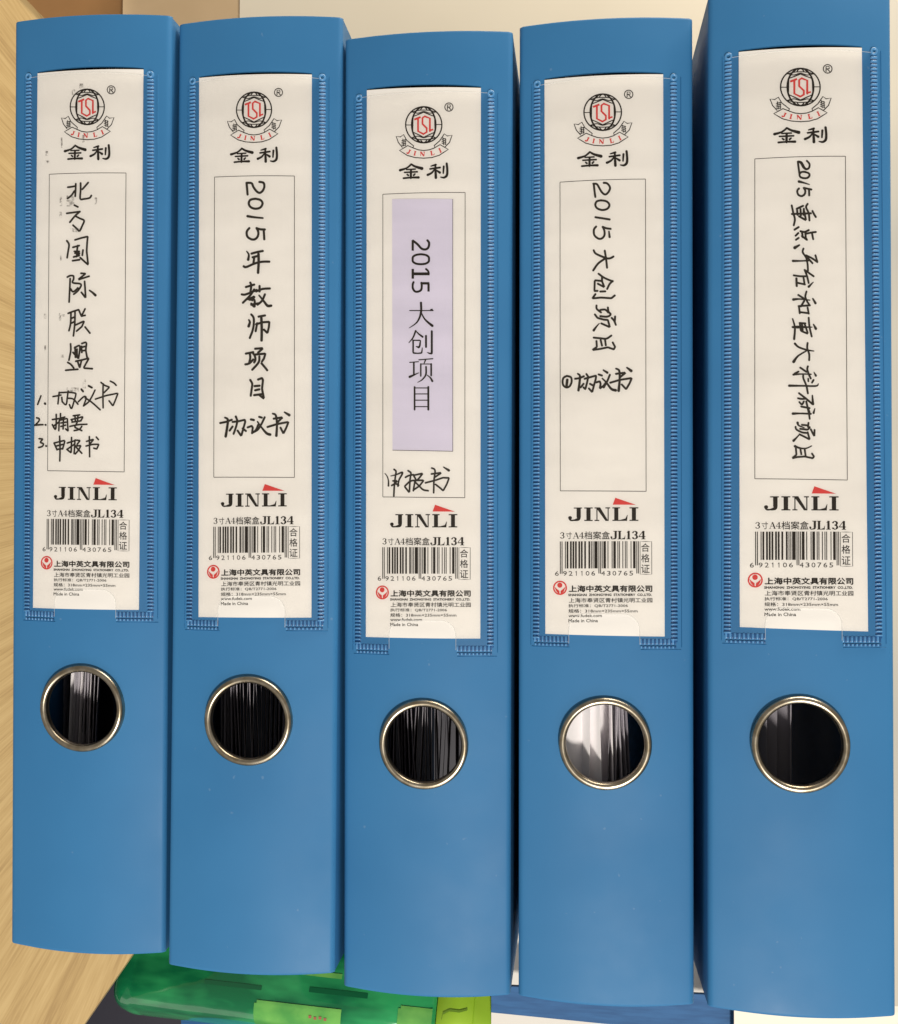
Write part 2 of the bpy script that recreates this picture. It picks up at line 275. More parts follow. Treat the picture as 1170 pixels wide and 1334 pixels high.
# handwriting: (binder, origin x, origin y, scale, base width, [strokes as zoomed px])
HAND = [
(0, 70, 230, 11.114, 25, [
[(205,155),(250,150),(305,140)], [(320,105),(318,180),(312,285)], [(300,210),(255,275),(200,318)], [(390,95),(390,200),(385,322),(440,325),(520,310),(545,275)], [(500,88),(455,140),(415,185)],
[(300,415),(350,440)], [(190,533),(290,520),(380,508)], [(380,508),(310,570),(235,662)], [(310,570),(375,605),(440,638),(415,710),(375,785),(330,750),(280,705)],
[(190,930),(222,985),(210,1080),(195,1175)], ([(310,918),(400,890),(495,868),(485,950),(478,1080),(500,1280),(440,1225),(385,1175)],0,1), [(280,1025),(370,1000)], [(350,1000),(340,1060),(335,1150)], [(300,1085),(370,1085)],
[(310,1110),(375,1110),(330,1160)], [(290,1165),(370,1145)], [(425,1065),(415,1140)], [(275,1220),(375,1205)]]),
(0, 70, 350, 9.529, 21, [
[(205,125),(200,250),(192,415)], [(170,105),(205,88),(245,92),(248,130),(238,175),(340,195),(305,270),(250,318)], [(210,250),(235,285),(265,275),(300,240)], ([(340,58),(398,62),(300,140),(440,95)],0,1),
([(385,160),(392,270),(398,365),(345,295)],0,1), ([(445,270),(480,295),(518,330)],(18,24,30)),
[(180,555),(250,528),(310,510)], [(215,545),(210,680),(190,770)], [(265,530),(262,680),(245,835)], [(215,620),(260,600)], [(215,680),(262,655)], ([(310,510),(345,590),(390,500)],0,1), [(345,590),(390,580)],
([(270,700),(380,650),(350,720),(285,775)],0,1), [(390,725),(450,800)],
[(210,935),(212,1020),(190,1135)], [(265,975),(270,1100)], [(240,1040),(300,1110)], [(260,985),(325,960),(310,1110)], [(290,1000),(290,1090)], [(345,965),(350,1040)], [(350,930),(405,920),(400,1010),(415,1100)],
[(355,975),(395,965)], [(355,1020),(395,1015)], [(175,1165),(215,1190),(250,1235)], [(150,1262),(230,1255),(300,1250)], ([(275,1150),(350,1135),(440,1110),(370,1235),(480,1243)],0,1), [(300,1160),(320,1220)], [(345,1145),(325,1225)]]),
(0, 40, 490, 9.0, 18, [
[(120,232),(100,285),(82,332)], ([(167,320),(170,326)],24), [(262,240),(310,232),(355,222)], [(335,190),(328,250),(320,325)], [(335,195),(430,190),(520,200),(528,225),(510,290),(480,380),(455,335)], [(440,175),(430,250),(415,335),(370,300)], [(365,250),(370,300)],
[(440,260),(500,270),(555,330)], ([(595,155),(615,180)],22), [(560,300),(625,240),(650,260),(620,350)], [(620,350),(690,290),(755,165)], ([(680,115),(718,135)],22), [(640,255),(720,310),(815,395)],
([(825,75),(870,110),(925,130),(860,195)],0,1), ([(760,270),(880,230),(1025,200),(995,280),(965,350),(920,290)],0,1), [(850,90),(848,230),(850,372)], [(935,60),(975,80),(1003,108)],
[(70,490),(100,500),(95,530),(50,578)], [(50,578),(95,572),(145,570)], ([(173,571),(178,573)],20), [(255,510),(325,500)], [(300,450),(300,550),(290,625),(255,570)], [(265,590),(330,540)], [(350,440),(350,490)], [(330,500),(400,480)],
[(335,520),(330,640)], ([(335,520),(430,495),(435,600),(440,645),(410,620)],0,1), [(385,500),(380,620)], [(355,550),(415,540)], [(355,590),(410,575)],
[(500,465),(575,455)], [(480,510),(490,540)], [(475,510),(560,490),(610,480),(590,520)], [(520,470),(525,530)], [(555,460),(550,530)], [(485,540),(590,525)], [(460,590),(560,570),(660,565)], ([(545,545),(515,600),(600,640)],0,1), [(600,590),(570,625),(510,640)],
[(100,735),(140,740),(115,775),(150,795),(135,825),(95,838)], ([(180,818),(184,821)],20), [(275,785),(310,865)], ([(275,785),(395,755),(400,770),(375,855)],0,1), [(300,820),(385,800)], [(310,860),(378,850)], [(340,705),(345,850),(342,995)],
[(430,785),(510,760)], ([(480,720),(478,830),(475,900),(425,860)],0,1), [(425,860),(510,800)], ([(520,750),(580,755),(545,800)],0,1), [(520,750),(515,830),(510,910)], ([(520,820),(590,815),(560,870),(525,912)],0,1), [(530,830),(600,905)],
([(655,765),(740,740),(700,790)],0,1), ([(650,820),(730,800),(800,800),(775,855),(740,845)],0,1), [(688,710),(690,830),(692,945)], [(770,715),(795,745)]]),
(1, 300, 230, 10.257, 28, [
[(390,72),(445,85),(455,140),(430,195),(390,218),(350,195),(310,140),(285,90),(218,85)], [(218,85),(225,160),(232,240)], [(338,297),(405,315),(432,362),(400,415),(335,430),(275,410),(248,362),(270,312),(338,297)],
([(232,530),(330,545),(435,555)],(32,26,22)), [(255,690),(222,735),(228,800),(280,838),(330,838),(368,800),(375,740),(352,690)], [(352,690),(400,705),(462,708)], [(448,720),(452,780),(455,838)],
([(220,1000),(248,1045),(240,1110)],(16,24,34)), [(285,1030),(360,1010),(435,995)], ([(378,1035),(380,1150),(372,1285)],32), [(300,1080),(375,1060)], [(320,1085),(310,1165)], [(180,1200),(215,1210),(320,1165),(420,1140),(522,1138)]]),
(1, 300, 360, 7.843, 21, [
[(205,65),(215,95),(205,170)], [(160,110),(245,85)], [(118,185),(160,185),(270,140)], [(245,135),(200,200),(130,270)], ([(185,235),(250,205),(225,245)],0,1), [(200,240),(245,240),(250,290),(245,310),(215,280)], [(215,290),(300,275)],
[(300,100),(300,155)], [(265,155),(330,130),(405,125)], [(355,185),(325,250),(280,290)], ([(295,195),(340,250),(380,300),(418,300)],(16,20,26,24)),
([(190,445),(200,470),(188,510)],(16,22,26)), [(215,390),(240,430),(235,530),(200,630)], [(290,412),(355,400)], [(275,480),(260,560)], ([(265,490),(330,470),(400,465),(395,520),(380,580),(345,545)],0,1), ([(318,425),(322,540),(320,655)],25),
[(160,790),(235,775)], [(200,790),(205,830),(195,880)], [(155,900),(195,890),(235,850)], ([(255,740),(335,735),(285,780)],0,1), [(235,790),(250,810),(258,850),(245,880)], ([(250,800),(360,790),(345,840),(325,870)],0,1), [(298,820),(290,880),(225,955)], [(320,890),(350,925),(378,960)],
[(205,1060),(225,1100),(218,1160),(210,1220)], ([(285,1055),(325,1040),(335,1060),(325,1150),(345,1250),(300,1215)],0,1), [(250,1122),(300,1118)], [(255,1165),(298,1155)], [(245,1215),(320,1205)]]),
(1, 280, 530, 10.636, 27, [
[(75,225),(150,210),(235,180)], ([(140,150),(180,180),(170,290),(150,410)],(22,30,32,34)), [(245,275),(205,330)], [(290,135),(310,200),(290,290),(260,375)], ([(245,210),(330,200),(415,180),(420,210),(400,280),(365,405),(315,330)],0,1), [(385,300),(430,335)],
([(500,175),(540,183)],30), ([(455,285),(510,265),(525,290),(515,365)],0,1), [(515,365),(570,320),(600,250)], ([(615,140),(650,150)],28), [(690,145),(650,230),(600,310),(550,345)], ([(590,205),(650,290),(715,365),(765,385)],(18,24,32,36)),
([(800,95),(845,120),(860,250),(852,400)],(22,28,28,34)), ([(815,165),(940,145),(865,215)],0,1), ([(730,280),(860,240),(1020,210),(990,290),(950,370),(910,290)],0,1), ([(965,75),(1030,115)],(20,36))]),
(2, 520, 300, 12.133, 28, [
([(448,160),(472,195),(470,250),(445,290),(400,303),(350,285),(290,220),(220,165)],30), ([(215,158),(215,322)],30,1,0), [(343,378),(420,390),(466,420),(472,458),(466,496),(420,526),(343,536),(266,526),(220,496),(214,458),(220,420),(266,390),(343,378)],
([(225,688),(482,688)],38,1,0), ([(216,610),(216,765)],32,1,0), ([(425,612),(455,640),(470,680)],26), [(228,820),(215,860),(218,920),(250,965),(295,970),(345,945),(358,890),(352,830)], ([(345,838),(478,838)],32,1,0), ([(465,840),(465,968)],30,1,0)]),
(2, 520, 380, 8.333, 12, [
([(115,205),(370,205)],9), ([(345,198),(358,194)],16), ([(237,120),(237,230),(195,330),(108,395)],(20,20,14,5)), ([(237,220),(280,300),(360,370)],(9,15,24)),
([(180,425),(150,500),(105,555)],(16,14,6)), ([(185,430),(215,460),(255,490)],(9,14,18)), ([(148,528),(232,528),(225,585),(215,605),(185,595)],(10,12,16,18,8),1), ([(152,528),(152,665),(200,670),(245,665),(252,610)],(15,15,12,14,8),1), ([(292,480),(292,600)],18), ([(355,430),(355,670),(335,672),(305,660)],(19,19,14,6),1),
([(115,768),(210,760)],9), ([(160,770),(160,900)],16), ([(115,925),(215,880)],(22,6)), ([(215,740),(365,728)],10), ([(285,745),(270,780)],(14,8)), ([(235,785),(235,915)],14), ([(235,785),(350,785)],9), ([(348,785),(348,910)],16),
([(292,815),(290,900),(250,955),(200,985)],(16,16,12,5)), ([(305,905),(340,935),(360,970)],(8,14,20)),
([(168,1035),(168,1280)],16), ([(317,1035),(317,1280)],18), ([(168,1045),(317,1045)],9), ([(168,1110),(317,1110)],9), ([(168,1178),(317,1178)],9), ([(168,1248),(317,1248)],9)]),
(2, 495, 600, 11.7, 25, [
([(75,195),(110,240),(130,310),(130,385)],(12,16,20,26)), [(215,135),(245,165),(235,250),(220,380),(212,540)], ([(165,235),(250,215),(335,180),(338,210),(290,300),(275,390)],(12,20,26,26,24,26)), ([(200,310),(260,310),(235,350)],0,1), [(180,380),(235,355),(285,375)],
[(390,255),(440,230),(510,215)], ([(430,155),(475,185),(458,300),(450,490),(375,395),(440,330),(490,305)],0,1), ([(515,225),(655,195),(580,290),(530,310)],0,1), [(515,230),(545,290),(530,340),(510,460)], ([(495,305),(670,300),(600,390),(510,450)],0,1), [(530,320),(600,390),(660,445),(735,460)],
[(790,115),(840,150),(825,300),(820,490)], ([(785,205),(940,185),(830,260)],0,1), ([(695,340),(850,300),(960,262),(1055,265),(1020,360),(965,460),(920,420),(850,365)],0,1), ([(970,100),(1050,150)],(16,36))]),
(3, 765, 230, 11.12, 28, [
[(240,92),(290,100),(330,155),(315,215),(265,260),(215,230),(175,165),(140,110),(90,105)], [(95,105),(105,200),(118,295)], [(200,345),(280,360),(322,410),(295,465),(220,485),(145,460),(118,410),(140,360),(200,345)],
[(120,590),(220,605),(325,622)], [(130,725),(98,770),(105,850),(165,900),(215,895),(250,850),(248,780),(225,730)], [(225,730),(280,750),(340,758)], ([(315,795),(325,875)],(20,32)),
[(95,1070),(130,1120),(270,1180),(330,1185),(380,1160)], [(255,1075),(275,1200),(288,1320)], [(265,1185),(160,1260),(88,1360)]]),
(3, 765, 345, 11.12, 27, [
[(165,130),(250,190),(370,240)], [(370,235),(325,280),(290,350)], ([(215,170),(215,240),(250,325),(155,275)],0,1), ([(215,235),(110,225),(105,380),(150,378)],0,1), [(190,388),(262,385)], ([(120,425),(75,488),(200,475),(350,485),(400,445)],0,1),
[(135,590),(140,640),(200,690)], [(190,655),(260,650),(305,690)], [(300,620),(310,680),(340,720),(290,752),(190,745)], ([(112,720),(150,770),(240,795),(300,800),(330,905),(205,850)],0,1), [(355,770),(390,810),(415,870)], [(405,750),(400,830)], ([(175,850),(135,895),(95,950)],(12,22,34)),
[(95,1055),(200,1065),(280,1070),(350,1025)], ([(135,1105),(140,1190),(75,1235),(180,1220),(300,1195),(385,1225),(405,1190),(370,1125)],0,1), [(195,1090),(215,1170)], [(260,1090),(270,1165)]]),
(3, 725, 470, 10.636, 26, [
[(145,210),(200,230),(210,290),(185,350),(140,370),(95,340),(85,285),(100,235),(145,210)], ([(150,265),(140,350)],34), [(258,250),(320,240),(380,215)], ([(295,180),(325,210),(320,300),(305,410)],(22,28,30,32)), [(375,320),(335,370)],
([(415,185),(440,220),(425,300),(400,395),(375,370)],0,1), ([(390,250),(550,205),(545,250),(520,340),(495,435),(450,385)],0,1), [(465,320),(510,345)],
([(585,190),(630,205)],26), ([(550,300),(600,285),(612,320),(600,385),(655,345),(680,310)],0,1), ([(650,130),(705,165)],(20,32)), [(740,195),(705,280),(655,370)], ([(635,245),(690,300),(760,390),(820,410)],(18,24,32,36)),
([(825,110),(870,140),(875,270),(862,415)],(22,28,28,36)), ([(825,182),(960,165),(885,225)],0,1), ([(745,305),(880,265),(1045,240),(1010,320),(965,395),(905,330)],0,1), ([(975,95),(1035,140)],(20,38))]),
(4, 1020, 200, 10.267, 25, [
([(320,98),(355,140),(350,190),(315,210),(280,185),(245,125),(205,108)],(24,24,24,26,34,36,26)), [(200,110),(210,190),(222,270)], [(290,245),(345,265),(355,295),(330,325),(280,330),(235,315),(222,280),(245,250),(290,245)],
([(215,375),(290,395),(355,415)],(34,20,12)), [(215,468),(192,500),(205,550),(250,570),(290,545),(300,500),(280,460)], [(280,460),(380,482)], [(350,490),(352,560)],
[(118,695),(140,800),(160,880),(145,960)], [(120,810),(250,805),(375,800)], [(185,740),(270,700)], [(190,760),(195,820)], [(235,745),(240,830)], [(280,740),(275,820)], [(330,675),(310,720),(345,800),(355,895)], ([(215,840),(310,895),(280,760)],0,1), [(395,770),(415,810),(440,850)],
[(155,1020),(210,985)], [(170,1100),(205,1065)], [(175,1155),(210,1130)], ([(158,1262),(220,1225)],(38,20)), [(235,1040),(290,1050),(345,1025)], [(255,1050),(265,1120)], ([(300,1060),(305,1130),(325,1160),(255,1105)],0,1), [(300,1075),(370,1060),(440,1050)], [(390,1070),(405,1145)]]),
(4, 1020, 320, 10.267, 24, [
[(275,40),(265,90),(310,160),(330,250),(335,335)], ([(135,205),(240,205),(350,200)],(30,20,20)), [(310,130),(390,170),(460,220)], [(435,130),(460,215)], [(320,150),(395,235)],
[(290,325),(320,400),(345,500)], [(290,325),(410,410)], [(145,398),(230,410),(305,410)], ([(405,490),(345,550)],(12,30)), ([(180,440),(185,540)],28), [(180,495),(295,520)], [(275,425),(290,520)],
[(315,615),(300,680),(320,740),(360,800)], [(205,660),(300,720)], ([(140,722),(220,715),(360,730)],(34,20,14)), [(285,740),(240,815)], ([(400,710),(435,770)],(20,30)), [(210,810),(355,800)], [(215,820),(225,905)], [(225,890),(345,905)], [(330,830),(345,910)],
([(130,980),(160,1100),(150,1250)],(18,24,28)), ([(130,1090),(200,1090),(390,1090)],(26,36,12)), [(345,965),(355,1080),(385,1215)], [(225,1035),(300,1040)], ([(225,1035),(240,1140),(335,1180),(290,1045)],0,1), [(255,1045),(265,1130)], ([(410,1055),(440,1110)],(18,34))]),
(4, 1020, 430, 12.133, 29, [
([(190,215),(250,270),(380,315),(490,332)],(34,28,28,14)), [(390,205),(385,290),(415,380),(415,475)], ([(370,330),(240,410),(170,500)],(20,26,44)),
[(275,595),(370,660)], [(395,575),(385,620),(410,700),(440,765)], ([(165,705),(300,695),(445,700)],(30,20,20)), [(245,658),(185,690)], ([(490,665),(520,720)],(12,34)), ([(400,770),(402,810)],26), ([(485,790),(460,830)],28), ([(100,880),(300,882),(520,885),(560,850)],(36,26,26,14)), [(320,720),(325,770),(370,880),(395,1000)],
[(255,1000),(360,1080),(465,1170)], ([(465,1035),(475,1170)],(22,38)), [(240,1080),(300,1090),(360,1085)], ([(260,1140),(300,1175),(330,1130)],28), [(290,1210),(420,1235)], [(370,1130),(385,1200),(420,1300)], ([(505,1240),(485,1310)],(14,34))]),
(4, 1020, 510, 13.333, 31, [
([(175,385),(300,382),(485,388)],(42,28,32)), [(430,290),(455,400),(465,475)],
([(255,545),(275,590),(370,630)],(42,28,16)), [(330,580),(440,590)], ([(445,545),(435,620),(470,620),(430,665),(300,650)],0,1), [(220,615),(235,660),(330,710),(410,720)], ([(430,710),(465,835),(380,790),(290,745)],0,1), ([(290,745),(240,800),(185,855)],(18,26,42)), ([(485,660),(545,780),(550,670)],0,1),
([(210,952),(300,985),(400,990),(500,945)],(42,28,24,16)), ([(225,990),(235,1100),(160,1160),(250,1140),(380,1130),(515,1160),(540,1130),(505,1080)],0,1), [(305,1010),(320,1090)], [(380,1015),(395,1120)]]),
]

# ---------------------------------------------------------------- the printed design shared by the five labels (traced in px of the third one)
FR = [Frame(i) for i in range(5)]
def frame_pose(i):
    P = [Vector(FR[i].loc(*q, 0.3)) for q in FRAME[i]]
    c = sum(P, Vector((0, 0))) / 4; d = (P[0] + P[1]) - (P[2] + P[3]); return c, math.atan2(-d.x, d.y)
C3, A3 = frame_pose(2)
def print_fn(i):
    c, a = frame_pose(i)
    def fn(px, py):
        q = Vector(FR[2].loc(px, py, 0.3)) - C3; t = a - A3
        return c.x + q.x * math.cos(t) - q.y * math.sin(t), c.y + q.x * math.sin(t) + q.y * math.cos(t)
    return fn
def zoomed(fn, ox, oy, s): return lambda x, y: fn(ox + x / s, oy + y / s)

def emblem(i, parent):
    fr = FR[i]; fn = zoomed(print_fn(i), 500, 120, 9.75)
    k = Ink(fr, 0.29, fn); k.grow = 1.3
    k.ellipse(508, 415, 230, 230, 13)
    k.ellipse(508, 415, 152, 226, 17, 112, 248); k.ellipse(508, 415, 152, 226, 17, -68, 68)
    for rx in (152, 75):
        k.ellipse(508, 415, rx, 226, 11, 236, 304, 14); k.ellipse(508, 415, rx, 226, 11, 56, 124, 14)
    k.stroke([(335, 262), (420, 236), (508, 228), (600, 236), (682, 262)], 9); k.stroke([(335, 572), (420, 596), (508, 604), (600, 596), (682, 572)], 9)
    k.stroke([(352, 250), (430, 268), (508, 246), (590, 268), (665, 250)], 9); k.stroke([(352, 582), (430, 560), (508, 580), (590, 560), (665, 582)], 9)
    k.stroke([(280, 418), (350, 418)], 8); k.stroke([(668, 412), (738, 412)], 8)
    k.stroke([(372, 312), (508, 256), (646, 312), (652, 506), (508, 574), (368, 506)], 11, smooth=False, closed=True)
    k.stroke([(200, 742), (300, 805), (400, 832), (508, 840), (610, 832), (705, 803), (820, 728), (715, 668), (640, 712), (575, 734), (508, 742), (440, 734), (380, 712), (305, 680)], 9, smooth=False, closed=True)
    k.stroke([(235, 700), (185, 640), (158, 562), (210, 570), (252, 540), (290, 610), (380, 685), (370, 705)], 9, smooth=False)
    k.stroke([(780, 695), (835, 640), (868, 548), (808, 558), (770, 530), (710, 620), (640, 680), (648, 700)], 9, smooth=False)
    for cx, cy, a in ((255, 640, 1), (765, 625, -1)):
        for j in range(4):
            k.stroke([(cx - 26, cy - 34 + 22 * j + a * 10), (cx + 26, cy - 30 + 22 * j - a * 4)], 8)
        k.stroke([(cx - 12, cy - 44), (cx - 4, cy + 44)], 8); k.stroke([(cx + 16, cy - 36), (cx + 20, cy + 40)], 8)
    k.ellipse(828, 190, 52, 52, 9); k.stroke([(808, 222), (810, 160), (845, 162), (848, 186), (812, 192)], 9, smooth=False); k.stroke([(825, 192), (852, 222)], 9)
    k.build('emblem_outline', INK, parent)
    r = Ink(fr, 0.35, fn)
    r.stroke([(388, 350), (468, 318)], 24, cap=False); r.stroke([(436, 335), (436, 498), (505, 534), (546, 508), (546, 460), (492, 405), (492, 330), (520, 308), (586, 334), (586, 496)], 24, smooth=False)
    r.stroke([(575, 494), (628, 474)], 20, cap=False)
    r.build('red_monogram', RED, parent)
    r = Ink(fr, 0.35, fn); r.grow = 1.3
    for s, cx, cy, a in (('J', 316, 757, 24), ('I', 396, 778, 12), ('N', 492, 787, 2), ('L', 616, 775, -12), ('I', 716, 742, -25)):
        ca, sa = math.cos(math.radians(a)), math.sin(math.radians(a))
        def pt(x, y): return (cx + ca * x - sa * y, cy + sa * x + ca * y)
        G = {'J': [([(8, -26), (8, 16), (-4, 26), (-18, 20)], 13), ([(-4, -26), (22, -26)], 6)], 'I': [([(0, -26), (0, 26)], 13), ([(-12, -26), (12, -26)], 6), ([(-12, 26), (12, 26)], 6)],
             'N': [([(-22, 26), (-22, -26)], 6), ([(-22, -26), (20, 26)], 13), ([(22, 26), (22, -26)], 6), ([(-32, -26), (-14, -26)], 5), ([(12, -26), (32, -26)], 5)], 'L': [([(-10, -26), (-10, 26)], 13), ([(-22, -26), (4, -26)], 6), ([(-22, 26), (20, 26), (24, 10)], 6)]}[s]
        for p, w_ in G: r.stroke([pt(*q) for q in p], w_, smooth=False, cap=False)
    r.build('ribbon_lettering', RED, parent)
    k = Ink(fr, 0.29, fn); k.grow = 1.15
    for p, w_ in (([(348, 918), (290, 965), (208, 992)], (22, 20, 30)), ([(348, 915), (400, 945), (485, 970)], (20, 26, 36)), ([(290, 984), (400, 978)], (16, 18)), ([(264, 1020), (425, 1012)], (18, 20)), ([(346, 985), (344, 1090)], (24, 26)),
                  ([(298, 1046), (312, 1058)], (18, 22)), ([(396, 1040), (380, 1056)], (18, 22)), ([(252, 1094), (345, 1086), (442, 1084)], (22, 20, 28)),
                  ([(662, 922), (600, 940)], (24, 14)), ([(588, 976), (715, 958)], (20, 22)), ([(655, 930), (662, 1088)], (22, 30)), ([(648, 978), (610, 1025), (558, 1052)], (16, 22, 28)), ([(676, 998), (712, 1022)], (18, 28)),
                  ([(762, 945), (756, 1030)], (24, 18)), ([(800, 908), (808, 1000), (800, 1060), (765, 1086), (722, 1080)], (26, 26, 28, 24, 12))):
        k.stroke(p, w_, smooth=len(p) > 2)
    k.build('brand_characters', INK, parent)

def serif(k, s, x, y, w_, h, t):                 # heavy roman letters; x, y top-left; h cap height; t stem
    th = t * 0.26
    if s == 'I':
        k.box(x + w_ / 2 - t / 2, y, x + w_ / 2 + t / 2, y + h); k.box(x, y, x + w_, y + th); k.box(x, y + h - th, x + w_, y + h)
    elif s == 'L':
        k.box(x + w_ * .12, y, x + w_ * .12 + t, y + h); k.box(x, y, x + w_ * .5, y + th); k.box(x, y + h - th, x + w_ * .95, y + h)
        k.poly([(x + w_ * .5, y + h - th * .8), (x + w_ * .86, y + h * .82), (x + w_ * .97, y + h * .56), (x + w_, y + h * .56), (x + w_ * .96, y + h)])
    elif s == 'J':
        sx = x + w_ * .62
        k.box(sx, y, sx + t, y + h * .72); k.box(x + w_ * .42, y, x + w_, y + th)
        k.stroke([(sx + t * .5, y + h * .66), (sx + t * .4, y + h * .86), (x + w_ * .42, y + h - th * .7), (x + w_ * .2, y + h * .93), (x + w_ * .14, y + h * .76)], (t, t * .8, th * 1.3, th * 1.6, t * .8))
        k.ellipse(x + w_ * .17, y + h * .76, t * .22, t * .22, t * .42, n=12)
    elif s == 'N':
        k.box(x + w_ * .12, y, x + w_ * .12 + th, y + h); k.box(x + w_ * .84, y, x + w_ * .84 + th, y + h)
        k.poly([(x + w_ * .08, y), (x + w_ * .08 + t * 1.05, y), (x + w_ * .88, y + h), (x + w_ * .84, y + h), (x + w_ * .70, y + h)])
        k.box(x, y, x + w_ * .3, y + th); k.box(x, y + h - th, x + w_ * .3, y + h); k.box(x + w_ * .70, y, x + w_, y + th)
    elif s == '1':
        k.box(x + w_ / 2 - t / 2, y, x + w_ / 2 + t / 2, y + h); k.box(x + w_ * .1, y + h - th, x + w_ * .9, y + h); k.poly([(x + w_ / 2, y), (x + w_ / 2, y + h * .2), (x + w_ * .1, y + h * .2)])
    elif s == '3':
        k.stroke([(x + w_ * .12, y + h * .2), (x + w_ * .4, y + th / 2), (x + w_ * .75, y + h * .2), (x + w_ * .66, y + h * .42), (x + w_ * .38, y + h * .48)], (t * .7, th, t, t * .7, th))
        k.stroke([(x + w_ * .38, y + h * .48), (x + w_ * .72, y + h * .56), (x + w_ * .8, y + h * .76), (x + w_ * .5, y + h - th / 2), (x + w_ * .12, y + h * .84)], (th, t * .7, t, th, t * .8))
    elif s == '4':
        k.box(x + w_ * .55, y, x + w_ * .55 + t, y + h); k.box(x + w_ * .02, y + h * .64, x + w_, y + h * .64 + th * 1.4); k.stroke([(x + w_ * .62, y + th), (x + w_ * .06, y + h * .66)], th * 1.1, cap=False); k.box(x + w_ * .4, y + h - th, x + w_, y + h)
    elif s == 'A':
        k.stroke([(x + w_ * .48, y), (x + w_ * .12, y + h)], th * 1.2, cap=False); k.stroke([(x + w_ * .48, y), (x + w_ * .84, y + h)], t, cap=False); k.box(x + w_ * .25, y + h * .62, x + w_ * .7, y + h * .62 + th)
        k.box(x, y + h - th, x + w_ * .3, y + h); k.box(x + w_ * .64, y + h - th, x + w_, y + h)

def ean13(d):
    Lc = ['0001101', '0011001', '0010011', '0111101', '0100011', '0110001', '0101111', '0111011', '0110111', '0001011']
    par = ['LLLLLL', 'LLGLGG', 'LLGGLG', 'LLGGGL', 'LGLLGG', 'LGGLLG', 'LGGGLL', 'LGLGLG', 'LGLGGL', 'LGGLGL'][int(d[0])]
    s = '101'
    for i in range(6):
        c = Lc[int(d[1 + i])]; s += c if par[i] == 'L' else ''.join('1' if q == '0' else '0' for q in c)[::-1]
    s += '01010'
    for i in range(6): s += ''.join('1' if q == '0' else '0' for q in Lc[int(d[7 + i])])
    return s + '101'

